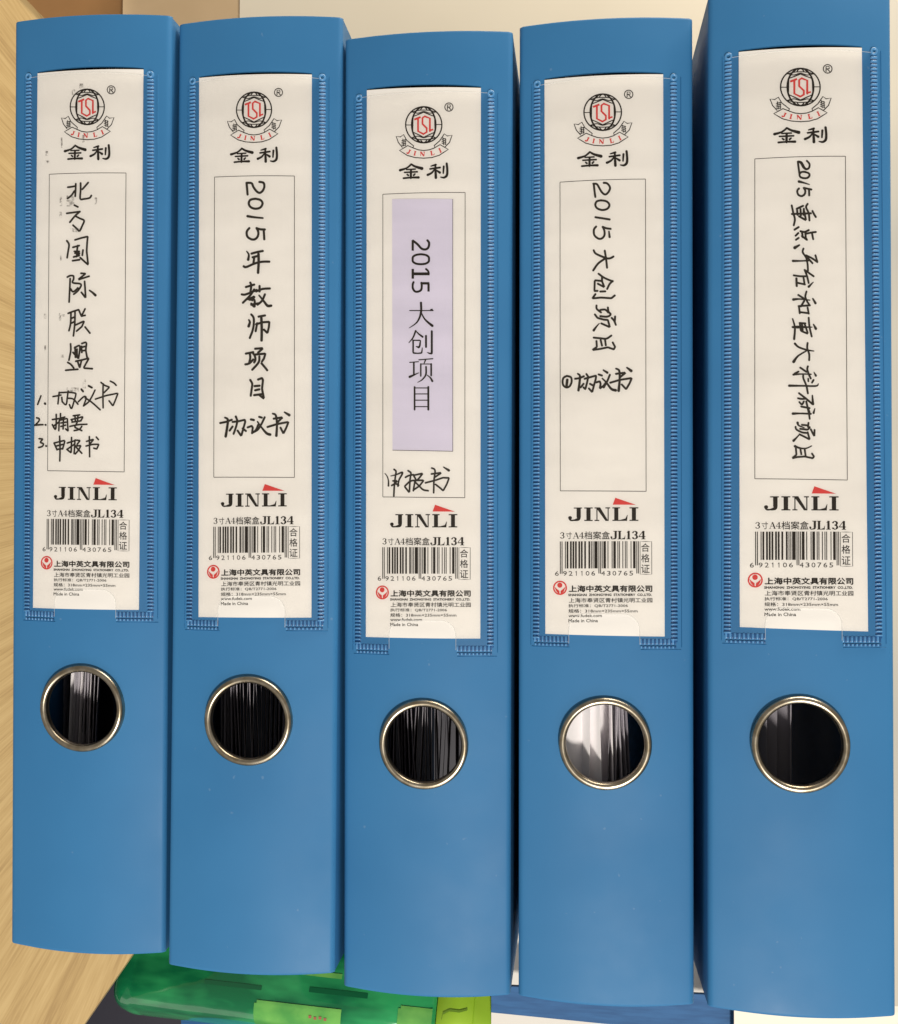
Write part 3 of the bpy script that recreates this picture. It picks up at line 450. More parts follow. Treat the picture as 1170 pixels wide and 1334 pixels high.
def lower_print(i, parent):
    fr = FR[i]; base = print_fn(i); A = zoomed(base, 480, 650, 7.3125); Cc = zoomed(base, 480, 755, 7.3125)
    k = Ink(fr, 0.29, A)
    for s, x, w_ in (('J', 203, 128), ('I', 352, 76), ('N', 445, 142), ('L', 608, 140), ('I', 765, 82)): serif(k, s, x, 145, w_, 126, 38)
    k.build('wordmark', INK, parent)
    r = Ink(fr, 0.30, A); [r.poly(q) for q in ([(635, 55), (668, 66.5), (655, 120), (611, 120)], [(668, 66.5), (706, 80), (700, 120.3), (655, 120)], [(706, 80), (760, 98.6), (755, 120.6), (700, 120.3)], [(760, 98.6), (824, 121), (755, 120.6)])]; r.build('red_wedge', RED, parent)
    k = Ink(fr, 0.29, A)
    serif(k, '3', 134, 374, 42, 60, 11); k.text('寸', 186, 372, 240, 438, 0.004); serif(k, 'A', 248, 376, 58, 58, 11); serif(k, '4', 304, 376, 44, 58, 10)
    k.text('档案盒', 352, 368, 584, 442, 0.006)
    for s, x, w_ in (('J', 588, 64), ('L', 656, 70), ('1', 732, 50), ('3', 790, 54), ('4', 848, 64)): serif(k, s, x, 364, w_, 78, 20)
    k.build('model_line', INK, parent)
    k = Ink(fr, 0.29, A); code = ean13('6921106430765'); x0, m = 132.0, (850 - 132) / 95; j = 0
    while j < 95:
        if code[j] == '1':
            n = 1
            while j + n < 95 and code[j + n] == '1': n += 1
            guard = j < 3 or j > 91 or 45 <= j < 50
            k.box(x0 + j * m, 460, x0 + (j + n) * m + 0.6, 760 if guard else 712); j += n
        else: j += 1
    k.build('barcode', INK, parent)
    k = Ink(fr, 0.29, A)
    for j, ch in enumerate('6921106430765'):
        x = 88 if j == 0 else (160 + (j - 1) * 51 if j < 7 else 505 + (j - 7) * 51.5)
        if ch == '1': k.stroke([(x + 18, 736), (x + 18, 779)], 6, cap=False); k.stroke([(x + 9, 746), (x + 18, 738)], 5, cap=False)
        else: k.text(ch, x, 736, x + 34, 779)
    k.build('barcode_digits', INKSOFT, parent)
    k = Ink(fr, 0.29, A)
    k.stroke([(862, 463), (970, 463), (970, 767), (862, 767)], 5, smooth=False, closed=True)
    for j, ch in enumerate('合格证'): k.text(ch, 872, 480 + j * 98, 950, 558 + j * 98, 0.006)
    k.build('quality_mark', INK, parent)
    r = Ink(fr, 0.29, Cc); r.ellipse(133, 123, 56, 60, 13); r.ellipse(131, 98, 11, 12, 24, n=16)
    r.poly([(84, 112), (96, 150), (128, 178), (128, 152), (104, 132)]); r.poly([(182, 112), (170, 150), (138, 178), (138, 152), (162, 132)])
    r.poly([(100, 158), (130, 184), (126, 150)]); r.poly([(168, 158), (138, 184), (142, 150)])
    r.build('flower_logo', RED, parent)
    k = Ink(fr, 0.29, Cc)
    k.text('上海中英文具有限公司', 210, 100, 975, 164, 0.035)
    k.text('SHANGHAI  ZHONGYING  STATIONERY  CO.,LTD.', 206, 178, 970, 204, 0.045)
    k.build('company_name', INK, parent)
    k = Ink(fr, 0.29, Cc)
    k.text('上海市奉贤区青村镇光明工业园', 212, 218, 975, 262, 0.012)
    k.text('执行标准：QB/T2771-2006', 208, 274, 748, 307, 0.012); k.text('规格：318mm×235mm×55mm', 208, 321, 838, 356, 0.012)
    k.text('www.fudek.com', 208, 367, 510, 396, 0.012); k.text('Made in China', 208, 413, 474, 444, 0.012)
    k.build('address_lines', INKSOFT, parent)
    k = Ink(fr, 0.285, base); c = FRAME[2]
    a, b, d, e = c[0], c[1], c[2], c[3]
    def line(p, q, n, w_=0.85): k.stroke([(p[0] + (q[0] - p[0]) * t / n, p[1] + (q[1] - p[1]) * t / n) for t in range(n + 1)], w_, smooth=False, cap=False)
    # corners come from the label plane so the sides stay straight on the bent card
    fi = FR[i]; kk = Ink(fi, 0.285, lambda x, y: (x, y)); P = [Vector(fi.loc(*q, 0.3)) for q in FRAME[i]]
    for p, q, n in ((P[0], P[1], 14), (P[2], P[3], 14), (P[0], P[2], 2), (P[1], P[3], 2)):
        kk.stroke([(p.x + (q.x - p.x) * t / n, p.y + (q.y - p.y) * t / n) for t in range(n + 1)], 0.2, smooth=False, cap=False)
    kk.build('ruled_frame', INKSOFT, parent)

# ---------------------------------------------------------------- one binder
LABELS = ['leftmost blue binder, its label handwritten with a list numbered 1 to 3',
          'blue binder second from left, label handwritten upright with 2015 on its side and characters below',
          'middle blue binder with a lilac printed strip pasted on its label',
          'blue binder with a circled 1 on its label and a white page inside its ring',
          'blue binder on the right end, widest in view, its label one long sideways handwritten line']
SLOT = [0.6, 0.55, 0.6, 0.6, 0.65]
def spine_mesh(fr, rc, cl, cr, parent):
    w2, h2, r = fr.w / 2, fr.h / 2, 1.7; sq = 16.5; n = 14
    inner = sorted([rc[0] - sq + 2 * sq * k / n for k in range(n + 1)])
    xs = [(x, fr.prof(x)) for x in inner]
    e = w2 - r; extra = [cl[0], cr[0], -24.2, 23.6, -e, e, -(e - 1.0), e - 1.0]
    xs += [(x, fr.prof(x)) for x in extra]
    a0 = math.atan(8 * BULGE * e / fr.w ** 2); zc = fr.prof(e) - r * math.cos(a0)
    for k in range(1, 7):
        a = a0 + (math.pi / 2 - a0) * k / 6; x = e + r * math.sin(a) - r * math.sin(a0) * (1 - k / 6); z = zc + r * math.cos(a)
        xs += [(x, z), (-x, z)]
    xs.sort(); zlow = zc
    XS = [q[0] for q in xs]; ZS = [q[1] for q in xs]
    cy = rc[1]; rows = [(-h2, -0.6), (-h2 + 0.1, -0.25), (-h2 + 0.35, -0.05), (-h2 + 0.8, 0)]
    rows += [(y, 0) for y in (-150, -125, -105)] + [(cy - sq + 2 * sq * k / n, 0) for k in range(n + 1)] + [(y, 0) for y in (-50, -20, 20, 60, 100, 128)]
    kslot = len(rows); rows += [(None, 0), (None, 1)] + [(h2 - 12, 0), (h2 - 0.8, 0), (h2 - 0.35, -0.05), (h2 - 0.1, -0.25), (h2, -0.6)]
    arc = SLOT[fr.i]
    def ytop(x): t = (x - cl[0]) / (cr[0] - cl[0]); return cl[1] + (cr[1] - cl[1]) * t
    P = Part(fr); nx = len(XS)
    for ri, (y, dz) in enumerate(rows):
        for x, z in zip(XS, ZS):
            if y is None:
                t = min(max((x - cl[0]) / (cr[0] - cl[0]), 0), 1)
                yy = ytop(x) - 0.5 if dz == 0 else ytop(x) + 0.55 + arc * math.sin(math.pi * t) ** 0.6
                P.v.append((x, yy, z))
            else: P.v.append((x, y - (0.75 * (1 - (2 * x / fr.w) ** 2) * max(0, 1 - (ri / 4)) if y < -150.5 else 0), z + dz))
    ix0 = XS.index(inner[0]); ix1 = XS.index(inner[-1]); iy0 = 7; iy1 = 7 + n; j0 = XS.index(cl[0]); j1 = XS.index(cr[0])
    for ri in range(len(rows) - 1):
        for ci in range(nx - 1):
            if iy0 <= ri < iy1 and ix0 <= ci < ix1: continue
            if ri == kslot and j0 <= ci < j1: continue
            a = ri * nx + ci; P.f.append((a, a + 1, a + 1 + nx, a + nx))
    loop = [(iy0, c) for c in range(ix0, ix1)] + [(q, ix1) for q in range(iy0, iy1)] + [(iy1, c) for c in range(ix1, ix0, -1)] + [(q, ix0) for q in range(iy1, iy0, -1)]
    prev = [q * nx + c for q, c in loop]
    for s in (0.35, 0.7, 1.0):
        cur = []
        for (q, c) in loop:
            v = P.v[q * nx + c]; dx, dy = v[0] - rc[0], v[1] - rc[1]; l = math.hypot(dx, dy); rr = l + (13.6 - l) * s
            x, y = rc[0] + dx / l * rr, rc[1] + dy / l * rr; cur.append(len(P.v)); P.v.append((x, y, fr.prof(x)))
        m = len(loop)
        for k in range(m): P.f.append((prev[k], prev[(k + 1) % m], cur[(k + 1) % m], cur[k]))
        prev = cur
    o = P.build('spine', BLUE, parent, True); sm = o.modifiers.new('thickness', 'SOLIDIFY'); sm.thickness = 0.0009; sm.offset = -1
    es = o.modifiers.new('crisp_edges', 'EDGE_SPLIT'); es.split_angle = math.radians(40)
    return zlow

def weld(P, x0, y0, x1, y1, width, pitch=1.22, amp=0.85, z0=0.02):
    L_ = math.hypot(x1 - x0, y1 - y0); ux, uy = (x1 - x0) / L_, (y1 - y0) / L_; vx, vy = -uy, ux; fr = P.fr
    n = max(2, round(L_ / pitch)); pt = L_ / n; base = len(P.v); prof = ((-0.5, 0), (-0.42, .9), (-0.2, 1), (0.2, 1), (0.42, .9), (0.5, 0))
    steps = (0.0, 0.09, 0.25, 0.40, 0.48, 0.75)
    hs = (0, .85, 1.0, .85, 0, 0)
    rows = [(k + s, h) for k in range(n) for s, h in zip(steps, hs)] + [(n, 0)]
    for t, h in rows:
        jit = random.uniform(0.85, 1.15) if h == 1.0 else 1
        for a, b in prof:
            x = x0 + ux * t * pt + vx * a * width; y = y0 + uy * t * pt + vy * a * width
            P.v.append((x, y, fr.prof(x) + z0 + amp * h * jit * b - (0.15 if b == 0 else 0)))
    for q in range(len(rows) - 1):
        for c in range(5):
            a = base + q * 6 + c; P.f.append((a, a + 1, a + 7, a + 6)); P.dark.append(rows[q][1] == 0 and rows[q + 1][1] == 0)
def ridge(P, pts, wd, hz, z0):                     # small raised line on the spine surface
    fr = P.fr
    V, Fc = ribbon(pts, [wd] * len(pts), cap=False); n = len(pts)
    vs = []
    for k in range(n):
        a, b = V[2 * k], V[2 * k + 1]; m = ((a[0] + b[0]) / 2, (a[1] + b[1]) / 2)
        vs += [(a[0], a[1], fr.prof(a[0]) + z0), (m[0], m[1], fr.prof(m[0]) + z0 + hz), (b[0], b[1], fr.prof(b[0]) + z0)]
    fs = []
    for k in range(n - 1): fs += [(3 * k, 3 * k + 1, 3 * k + 4, 3 * k + 3), (3 * k + 1, 3 * k + 2, 3 * k + 5, 3 * k + 4)]
    P.add(vs, fs)

def make_binder(i):
    fr = FR[i]; root = tag(empty('ring_binder', fr.matrix()), LABELS[i], 'binder', 'blue ring binders standing side by side')
    rc = fr.loc(*RING[i], 0.8); rc = (rc[0], rc[1])
    Cd = [fr.loc(*q, 0.25) for q in CARD[i]]
    zlow = spine_mesh(fr, rc, Cd[0], Cd[1], root)
    w2, h2 = fr.w / 2, fr.h / 2
    for s in (-1, 1):                              # covers
        P = Part(fr); xo, xi = s * w2, s * (w2 - 1.8); zt = zlow; zb = -fr.depth; b = 0.5
        P.v = [(xo, -h2 + b, zt), (xo, h2 - b, zt), (xo, h2 - b, zb), (xo, -h2 + b, zb), (xi, -h2 + b, zt), (xi, h2 - b, zt), (xi, h2 - b, zb), (xi, -h2 + b, zb),
               (xo - s * .5, -h2, zt), (xo - s * .5, h2, zt), (xo - s * .5, h2, zb), (xo - s * .5, -h2, zb)]
        P.f = [(0, 1, 2, 3), (5, 4, 7, 6), (0, 3, 11, 8), (8, 11, 7, 4), (1, 9, 10, 2), (9, 5, 6, 10), (3, 2, 10, 6, 7, 11), (0, 8, 4, 5, 9, 1)]
        P.build('side_cover', BLUE, root)
    for s in (-1, 1):                              # unseen end panels, added to keep light out of the inside
        P = Part(fr); y0, y1 = s * (h2 - 3), s * (h2 - 5); x = w2 - 2.0; z1, z0 = -1.2, -fr.depth + 1
        P.v = [(-x, y0, z0), (x, y0, z0), (x, y0, z1), (-x, y0, z1), (-x, y1, z0), (x, y1, z0), (x, y1, z1), (-x, y1, z1)]
        P.f = [(0, 1, 2, 3), (4, 7, 6, 5), (0, 4, 5, 1), (1, 5, 6, 2), (2, 6, 7, 3), (3, 7, 4, 0)]
        P.build('light_stop_panel', INNER, root)
    # finger ring
    P = Part(fr); pr = [(14.75, -2.6), (14.85, -0.1), (14.75, 0.35), (14.45, 0.8), (14.0, 1.05), (13.4, 1.1), (12.95, 0.9), (12.6, 0.45), (12.45, -0.1), (12.45, -1.6), (13.0, -2.4)]
    n = 96; z0 = fr.prof(rc[0]) + 0.75
    for k in range(n):
        a = 2 * math.pi * k / n
        for r_, z in pr: P.v.append((rc[0] + r_ * math.cos(a), rc[1] + r_ * math.sin(a), z0 + z))
    m = len(pr)
    for k in range(n):
        for j in range(m - 1): a, b = k * m + j, ((k + 1) % n) * m + j; P.f.append((a, b, b + 1, a + 1))
    P.build('finger_ring', METAL, root, True)
    # label card
    P = Part(fr); nc = 16; top = []
    for r_ in range(2):
        for c in range(nc + 1):
            t = c / nc; a, b = (Cd[2 * r_], Cd[2 * r_ + 1]); x = a[0] + (b[0] - a[0]) * t; y = a[1] + (b[1] - a[1]) * t; P.v.append((x, y, fr.prof(x) + 0.25))
    k0 = len(P.v); P.v += [(x, y, z - 0.24) for x, y, z in P.v]
    for c in range(nc):
        P.f += [(c, c + nc + 1, c + nc + 2, c + 1)]
        P.f += [(c, c + 1, k0 + c + 1, k0 + c), (nc + 1 + c, k0 + nc + 1 + c, k0 + nc + 2 + c, nc + 2 + c)]
    P.f += [(0, k0, k0 + nc + 1, nc + 1), (nc, 2 * nc + 1, k0 + 2 * nc + 1, k0 + nc)]
    card = P.build('label_card', PAPER, root)
    emblem(i, card); lower_print(i, card)
    # handwriting
    k = Ink(fr, 0.31, None); typed = None
    for b, ox, oy, s, w_, strokes in HAND:
        if b != i: continue
        on_strip = (b == 2 and ox == 520)
        if on_strip:
            typed = typed or Ink(fr, 0.45, None); tgt = typed
        else: tgt = k
        tgt.fn = (lambda ox, oy, s, o: (lambda x, y: fr.loc(ox + x / s, oy + y / s, o)))(ox, oy, s, 0.5 if on_strip else 0.3)
        for st in strokes:
            wd, sharp, cap = w_, 0, 1
            if isinstance(st, tuple):
                pts = st[0]; wd = st[1] or w_; sharp = st[2] if len(st) > 2 else 0; cap = st[3] if len(st) > 3 else 1
            else: pts = st
            if sharp and cap and len(pts) > 2:                       # ease the sharp corners a little
                ws = list(wd) if isinstance(wd, tuple) else [wd] * len(pts); q = [pts[0]]; qw = [ws[0]]
                for j in range(1, len(pts) - 1):
                    for t in (0.22, 0.08): q.append(tuple(pts[j][a] * (1 - t) + pts[j - 1][a] * t for a in (0, 1))); qw.append(ws[j])
                    for t in (0.08, 0.22): q.append(tuple(pts[j][a] * (1 - t) + pts[j + 1][a] * t for a in (0, 1))); qw.append(ws[j])
                pts = q + [pts[-1]]; wd = qw + [ws[-1]]
            tgt.stroke(pts, wd, smooth=not sharp, cap=bool(cap), grow=1.22 if on_strip else 1.12)
    k.build('handwriting', PEN, card)
    if i == 2:
        Q = [fr.loc(*q, 0.3) for q in ((511, 259.5), (590, 259.5), (511.5, 586.5), (590, 588))]
        P = Part(fr)
        for r_ in range(2):
            for c in range(9):
                t = c / 8; a, b = Q[2 * r_], Q[2 * r_ + 1]; x = a[0] + (b[0] - a[0]) * t; P.v.append((x, a[1] + (b[1] - a[1]) * t, fr.prof(x) + 0.43))
        P.v += [(x, y, z - 0.14) for x, y, z in P.v[:18]]
        for c in range(8): P.f += [(c, c + 9, c + 10, c + 1), (c, c + 1, c + 19, c + 18), (c + 9, c + 27, c + 28, c + 10)]
        P.f += [(0, 18, 27, 9), (8, 17, 35, 26)]
        for p, q in ((Q[1], Q[3]), (Q[2], Q[3])):  # dark lines inked along right and bottom edges as the strip's shadow
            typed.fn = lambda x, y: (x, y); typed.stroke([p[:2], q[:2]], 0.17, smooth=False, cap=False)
        P.build('pasted_strip', LILAC, card); typed.build('typed_lettering_edge_shade', INK, card)
    if i == 0:
        k = Ink(fr, 0.37, lambda x, y: fr.loc(x, y, 0.3))
        for x, y, a, b in ((79.5, 262, 3, 13), (79, 280, 3, 8), (79.5, 337, 2, 12), (78.5, 413, 3, 10), (81.5, 411, 6, 3), (81, 464, 4, 4), (106, 112, 5, 6), (80.5, 186, 2, 14), (109, 181, 3, 10), (98, 300, 14, 5), (125, 262, 3, 9), (61, 200, 3, 6), (61.5, 212, 6, 5), (59, 412, 3, 6), (59, 455, 2, 10), (92, 262, 10, 14), (110, 500, 4, 12), (95, 508, 16, 6), (96, 120, 4, 8)):
            k.box(x - a / 2, y - b / 2, x + a / 2, y + b / 2)
        k.build('ink_smudge', SMUDGE, card)
    # clear pocket
    lt, lb, rt, rb, fl, frr, no = WELDS[i]
    A, B, Cc, D = fr.loc(*lt, .3), fr.loc(*lb, .3), fr.loc(*rt, .3), fr.loc(*rb, .3)
    nt = fr.loc((no[0] + no[1]) / 2, no[2], .5)[1]; nl = fr.loc(no[0], no[2] + 20, .5)[0]; nr = fr.loc(no[1], no[2] + 20, .5)[0]
    ybot = min(B[1], D[1]) - 0.4; R_ = 5.0
    def yb(x):
        if not nl < x < nr: return ybot
        e = min(x - nl, (nr - x))
        if e >= R_: return nt
        return nt - (R_ - math.sqrt(max(R_ * R_ - (R_ - e) ** 2, 0)))
    def ytop(x): t = (x - A[0]) / (Cc[0] - A[0]); return A[1] + (Cc[1] - A[1]) * t + 0.35 + (0.5 * math.sin(math.pi * t) if i == 2 else 0.9 * math.sin(math.pi * t)) - (0.3 if i == 2 else 0.9)
    X0, X1 = min(A[0], B[0]) + 1.1, max(Cc[0], D[0]) - 1.1
    xs = sorted([X0 + (X1 - X0) * c / 24 for c in range(25)] + [nl - 1e-3, nl + 1e-3, nr - 1e-3, nr + 1e-3] + [nl + R_ * (1 - math.cos(t * math.pi / 14)) for t in range(1, 8)] + [nr - R_ * (1 - math.cos(t * math.pi / 14)) for t in range(1, 8)])
    P = Part(fr)
    for x in xs: P.v += [(x, yb(x), fr.prof(x) + 0.62), (x, ytop(x), fr.prof(x) + 0.62)]
    for c in range(len(xs) - 1): P.f.append((2 * c, 2 * c + 2, 2 * c + 3, 2 * c + 1))
    pocket = P.build('label_pocket', FILM, root, True)
    P = Part(fr); pts = [(x, yb(x)) for x in xs if nl - 1e-2 < x < nr + 1e-2]; ridge(P, pts, 0.22, 0.10, 0.60)
    P.build('notch_edge', EDGE, pocket)
    P = Part(fr); ridge(P, [(x, ytop(x)) for x in xs[::2]], 0.2, 0.10, 0.60)
    P.build('pocket_rim', EDGE, pocket)
    P = Part(fr)
    ridge(P, [(A[0] - 1.75, A[1] + .3), (B[0] - 1.75, B[1] - 1.3)], 0.3, 0.22, 0.0)
    ridge(P, [(Cc[0] + 2.3, Cc[1] + .3), (D[0] + 2.3, D[1] - 1.3)], 0.35, 0.26, 0.0)
    fy = fr.loc(fl[0], fl[2], .3)[1]; gy = fr.loc(frr[1], frr[2], .3)[1]
    fx0, fx1 = fr.loc(fl[0], fl[2])[0], fr.loc(fl[1], fl[2])[0]; gx0, gx1 = fr.loc(frr[0], frr[2])[0], fr.loc(frr[1], frr[2])[0]
    ridge(P, [(fx0 - 1.3, fy - 2.5), (fx1 + .3, fy - 2.5)], 0.35, 0.28, 0.0); ridge(P, [(gx0 - .3, gy - 2.6), (gx1 + 1.6, gy - 2.6)], 0.35, 0.28, 0.0)
    P.build('embossed_outline', BLUE, pocket)
    for (a, b), nm in (((A, B), 'weld_strip'), ((Cc, D), 'weld_strip')):
        P = Part(fr); weld(P, a[0], a[1] - 1.6, b[0], b[1] + 0.3, 2.35)
        o = P.build(nm, WELD, pocket, True); o['kind'] = 'stuff'
        P = Part(fr); zc = 0.5; pr = [(1.25, -.4), (1.15, .25), (.85, .4), (.55, .2), (.45, -.1)]          # eyelet at the strip's upper end
        for q in range(20):
            an = q * math.pi / 10
            for r_, z in pr:
                x = a[0] + r_ * math.cos(an); P.v.append((x, a[1] + r_ * math.sin(an), fr.prof(x) + zc + z))
        for q in range(20):
            for j in range(4): u, v_ = q * 5 + j, ((q + 1) % 20) * 5 + j; P.f.append((u, v_, v_ + 1, u + 1))
        P.build('eyelet', WELD, pocket, True)
    for x0, x1, y in ((fx0, fx1, fy), (gx0, gx1, gy)):
        P = Part(fr); weld(P, x0 - .6, y, x1, y, 2.2, 1.3, 0.3); weld(P, x0 - .4, y - 1.75, x1, y - 1.75, 0.8, 1.3, 0.22, 0.3)
        o = P.build('weld_foot', WELD, pocket, True); o['kind'] = 'stuff'
    return root
BINDERS = [make_binder(i) for i in range(5)]

# ---------------------------------------------------------------- papers inside
def sheets(i, label, rows):
    fr = FR[i]; root = tag(empty('paper_bundle', fr.matrix()), label, 'papers', 'papers filed inside the binders')
    for px, d, m, lean, skew, bend in rows:
        x0 = fr.loc(px, RING[i][1], -d)[0]; P = Part(fr); ny = 16
        for k in range(ny + 1):
            y = -150 + 300 * k / ny; yc = y - fr.loc(*RING[i])[1]
            x = x0 + skew * yc * 0.01 + bend * math.sin(yc * 0.055 + px)
            x = max(-24.5, min(24.5, x)); xb = max(-24.5, min(24.5, x - lean))
            zt = fr.prof(x) - d; zb = zt - 40
            P.v += [(x - .06, y, zt), (x + .06, y, zt), (xb + .06, y, zb), (xb - .06, y, zb)]
        for k in range(ny):
            a = 4 * k; P.f += [(a, a + 1, a + 5, a + 4), (a + 1, a + 2, a + 6, a + 5), (a + 3, a, a + 4, a + 7), (a + 2, a + 3, a + 7, a + 6)]
        P.build('paper_sheet', m, root, True)
    return root
rnd = random.uniform
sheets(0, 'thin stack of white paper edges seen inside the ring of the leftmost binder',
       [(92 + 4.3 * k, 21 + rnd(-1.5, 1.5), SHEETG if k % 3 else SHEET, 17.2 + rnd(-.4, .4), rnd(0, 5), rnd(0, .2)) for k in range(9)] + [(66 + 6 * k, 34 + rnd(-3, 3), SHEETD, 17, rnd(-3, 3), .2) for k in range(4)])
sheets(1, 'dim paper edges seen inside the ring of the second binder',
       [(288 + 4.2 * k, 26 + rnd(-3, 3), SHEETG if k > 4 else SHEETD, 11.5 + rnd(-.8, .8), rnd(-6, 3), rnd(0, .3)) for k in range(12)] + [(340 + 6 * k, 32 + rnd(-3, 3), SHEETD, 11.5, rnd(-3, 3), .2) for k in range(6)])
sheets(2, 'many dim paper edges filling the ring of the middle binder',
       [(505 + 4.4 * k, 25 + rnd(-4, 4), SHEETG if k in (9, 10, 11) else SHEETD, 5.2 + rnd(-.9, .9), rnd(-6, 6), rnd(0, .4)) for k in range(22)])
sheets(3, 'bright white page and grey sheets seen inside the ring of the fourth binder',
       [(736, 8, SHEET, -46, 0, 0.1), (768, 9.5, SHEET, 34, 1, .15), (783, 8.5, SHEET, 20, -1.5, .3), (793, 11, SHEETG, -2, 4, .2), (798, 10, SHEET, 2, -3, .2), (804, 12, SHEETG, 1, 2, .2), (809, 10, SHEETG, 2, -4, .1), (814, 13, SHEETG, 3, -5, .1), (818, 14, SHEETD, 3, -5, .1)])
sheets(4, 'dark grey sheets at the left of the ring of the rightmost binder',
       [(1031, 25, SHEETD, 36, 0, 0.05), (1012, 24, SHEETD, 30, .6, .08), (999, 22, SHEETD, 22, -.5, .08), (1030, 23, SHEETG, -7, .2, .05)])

# ---------------------------------------------------------------- table, slabs and what lies below
def slab(name, pts, ztop, thick, m, parent=None):        # pts = px corners, all on height ztop (mm)
    V = [at(x, y, ztop) for x, y in pts]; n = len(V); T = Vector((0, 0, thick * MM)); V += [v - T for v in V]
    Fc = [tuple(range(n))[::-1], tuple(range(n, 2 * n))] + [(k, (k + 1) % n, (k + 1) % n + n, k + n) for k in range(n)]
    a = V[0]; b = V[1]; c = V[2]
    if (b - a).cross(c - b).z < 0: pass
    o = mesh_obj(name, V, Fc, m, parent)
    import bmesh
    bm = bmesh.new(); bm.from_mesh(o.data); bmesh.ops.recalc_face_normals(bm, faces=bm.faces); bm.to_mesh(o.data); bm.free()
    return o
def wood_mat():
    m = mat('wood_laminate', (0.5, 0.33, 0.16), 0.38, spec=0.4); c = at(420, 590, 0)
    g = N(m, 'ShaderNodeNewGeometry'); sub = N(m, 'ShaderNodeVectorMath', operation='SUBTRACT'); sub.inputs[1].default_value = (c.x, c.y, 0); L(m, g.outputs['Position'], sub.inputs[0])
    sx = N(m, 'ShaderNodeSeparateXYZ'); L(m, sub.outputs[0], sx.inputs[0])
    an = N(m, 'ShaderNodeMath', operation='ARCTAN2'); ng = N(m, 'ShaderNodeMath', operation='MULTIPLY'); ng.inputs[1].default_value = -1
    L(m, sx.outputs[0], ng.inputs[0]); L(m, sx.outputs[1], an.inputs[0]); L(m, ng.outputs[0], an.inputs[1])
    ln = N(m, 'ShaderNodeVectorMath', operation='LENGTH'); L(m, sub.outputs[0], ln.inputs[0])
    cb = N(m, 'ShaderNodeCombineXYZ'); L(m, an.outputs[0], cb.inputs[0]); L(m, ln.outputs['Value'], cb.inputs[1])
    n0 = N(m, 'ShaderNodeTexNoise'); n0.inputs['Scale'].default_value = 9; L(m, g.outputs['Position'], n0.inputs['Vector'])
    mp = N(m, 'ShaderNodeMapping'); mp.inputs['Scale'].default_value = (22, 3.5, 1); L(m, cb.outputs[0], mp.inputs[0])
    n1 = N(m, 'ShaderNodeTexNoise'); n1.inputs['Scale'].default_value = 2.2; n1.inputs['Detail'].default_value = 5; n1.inputs['Distortion'].default_value = 0.7; L(m, mp.outputs[0], n1.inputs['Vector'])
    mp2 = N(m, 'ShaderNodeMapping'); mp2.inputs['Scale'].default_value = (170, 22, 1); L(m, cb.outputs[0], mp2.inputs[0])
    n2 = N(m, 'ShaderNodeTexNoise'); n2.inputs['Scale'].default_value = 1.6; n2.inputs['Detail'].default_value = 6; L(m, mp2.outputs[0], n2.inputs['Vector'])
    ad = N(m, 'ShaderNodeMath', operation='ADD'); L(m, n1.outputs[0], ad.inputs[0]); L(m, n2.outputs[0], ad.inputs[1])
    r = N(m, 'ShaderNodeValToRGB'); e = r.color_ramp.elements; e[0].position = 0.36; e[0].color = (0.46, 0.305, 0.135, 1); e[1].position = 0.62; e[1].color = (0.65, 0.465, 0.22, 1)
    q = e.new(0.47); q.color = (0.565, 0.39, 0.175, 1); mh = N(m, 'ShaderNodeMath', operation='MULTIPLY'); mh.inputs[1].default_value = 0.5; L(m, ad.outputs[0], mh.inputs[0])
    L(m, mh.outputs[0], r.inputs[0]); L(m, r.outputs[0], m.node_tree.nodes['Principled BSDF'].inputs['Base Color'])
    return m
WOOD = wood_mat()
CREAM = mat('cream_laminate', (0.72, 0.64, 0.47), 0.5); varcol(CREAM, 12, (0.81, 0.745, 0.62), (0.84, 0.775, 0.65), 3)
BROWN = mat('brown_area', (0.36, 0.21, 0.09), 0.6); varcol(BROWN, 20, (0.22, 0.11, 0.036), (0.28, 0.14, 0.048), 5)
TAN = mat('tan_area', (0.56, 0.41, 0.24), 0.6); varcol(TAN, 25, (0.58, 0.42, 0.25), (0.65, 0.48, 0.295), 4)
FLOORM = mat('dark_floor', (0.025, 0.024, 0.04), 0.5); varcol(FLOORM, 8, (0.02, 0.019, 0.034), (0.032, 0.030, 0.046), 4)
d = (-65.0, 94.0)
tbl = slab('wooden_table', [(175 - 14 * d[0], 1240 - 14 * d[1]), (175 + 14 * d[0], 1240 + 14 * d[1]), (-1600, 2556), (-1600, -700), (600, -900)], 0.0, 6, WOOD)
tag(tbl, 'light wood table with visible grain under the left binder', 'table')
o = slab('brown_area', [(35, 0), (120, 88), (163, 130), (163, -420), (-370, -420)], 1.2, 1.1, BROWN); tag(o, 'plain brown area behind the top of the leftmost binder', 'board')  # flat slab, plain brown with slight noise
o = slab('tan_area', [(158, 150), (314, 150), (317, -420), (166, -420)], 2.0, 1.6, TAN); tag(o, 'tan area between brown area and cream worktop, behind the two left binders', 'card')  # flat slab, plain tan with slight noise
o = slab('cream_worktop', [(311, 200), (955, 200), (958, 2500), (2600, 2500), (2600, -900), (319, -900)], 2.6, 2.2, CREAM); tag(o, 'cream worktop surface showing above and to the right of the binders', 'worktop')
fl = slab('floor', [(-4000, -4000), (5000, -4000), (5000, 5000), (-4000, 5000)], -160, 20, FLOORM); fl['kind'] = 'structure'

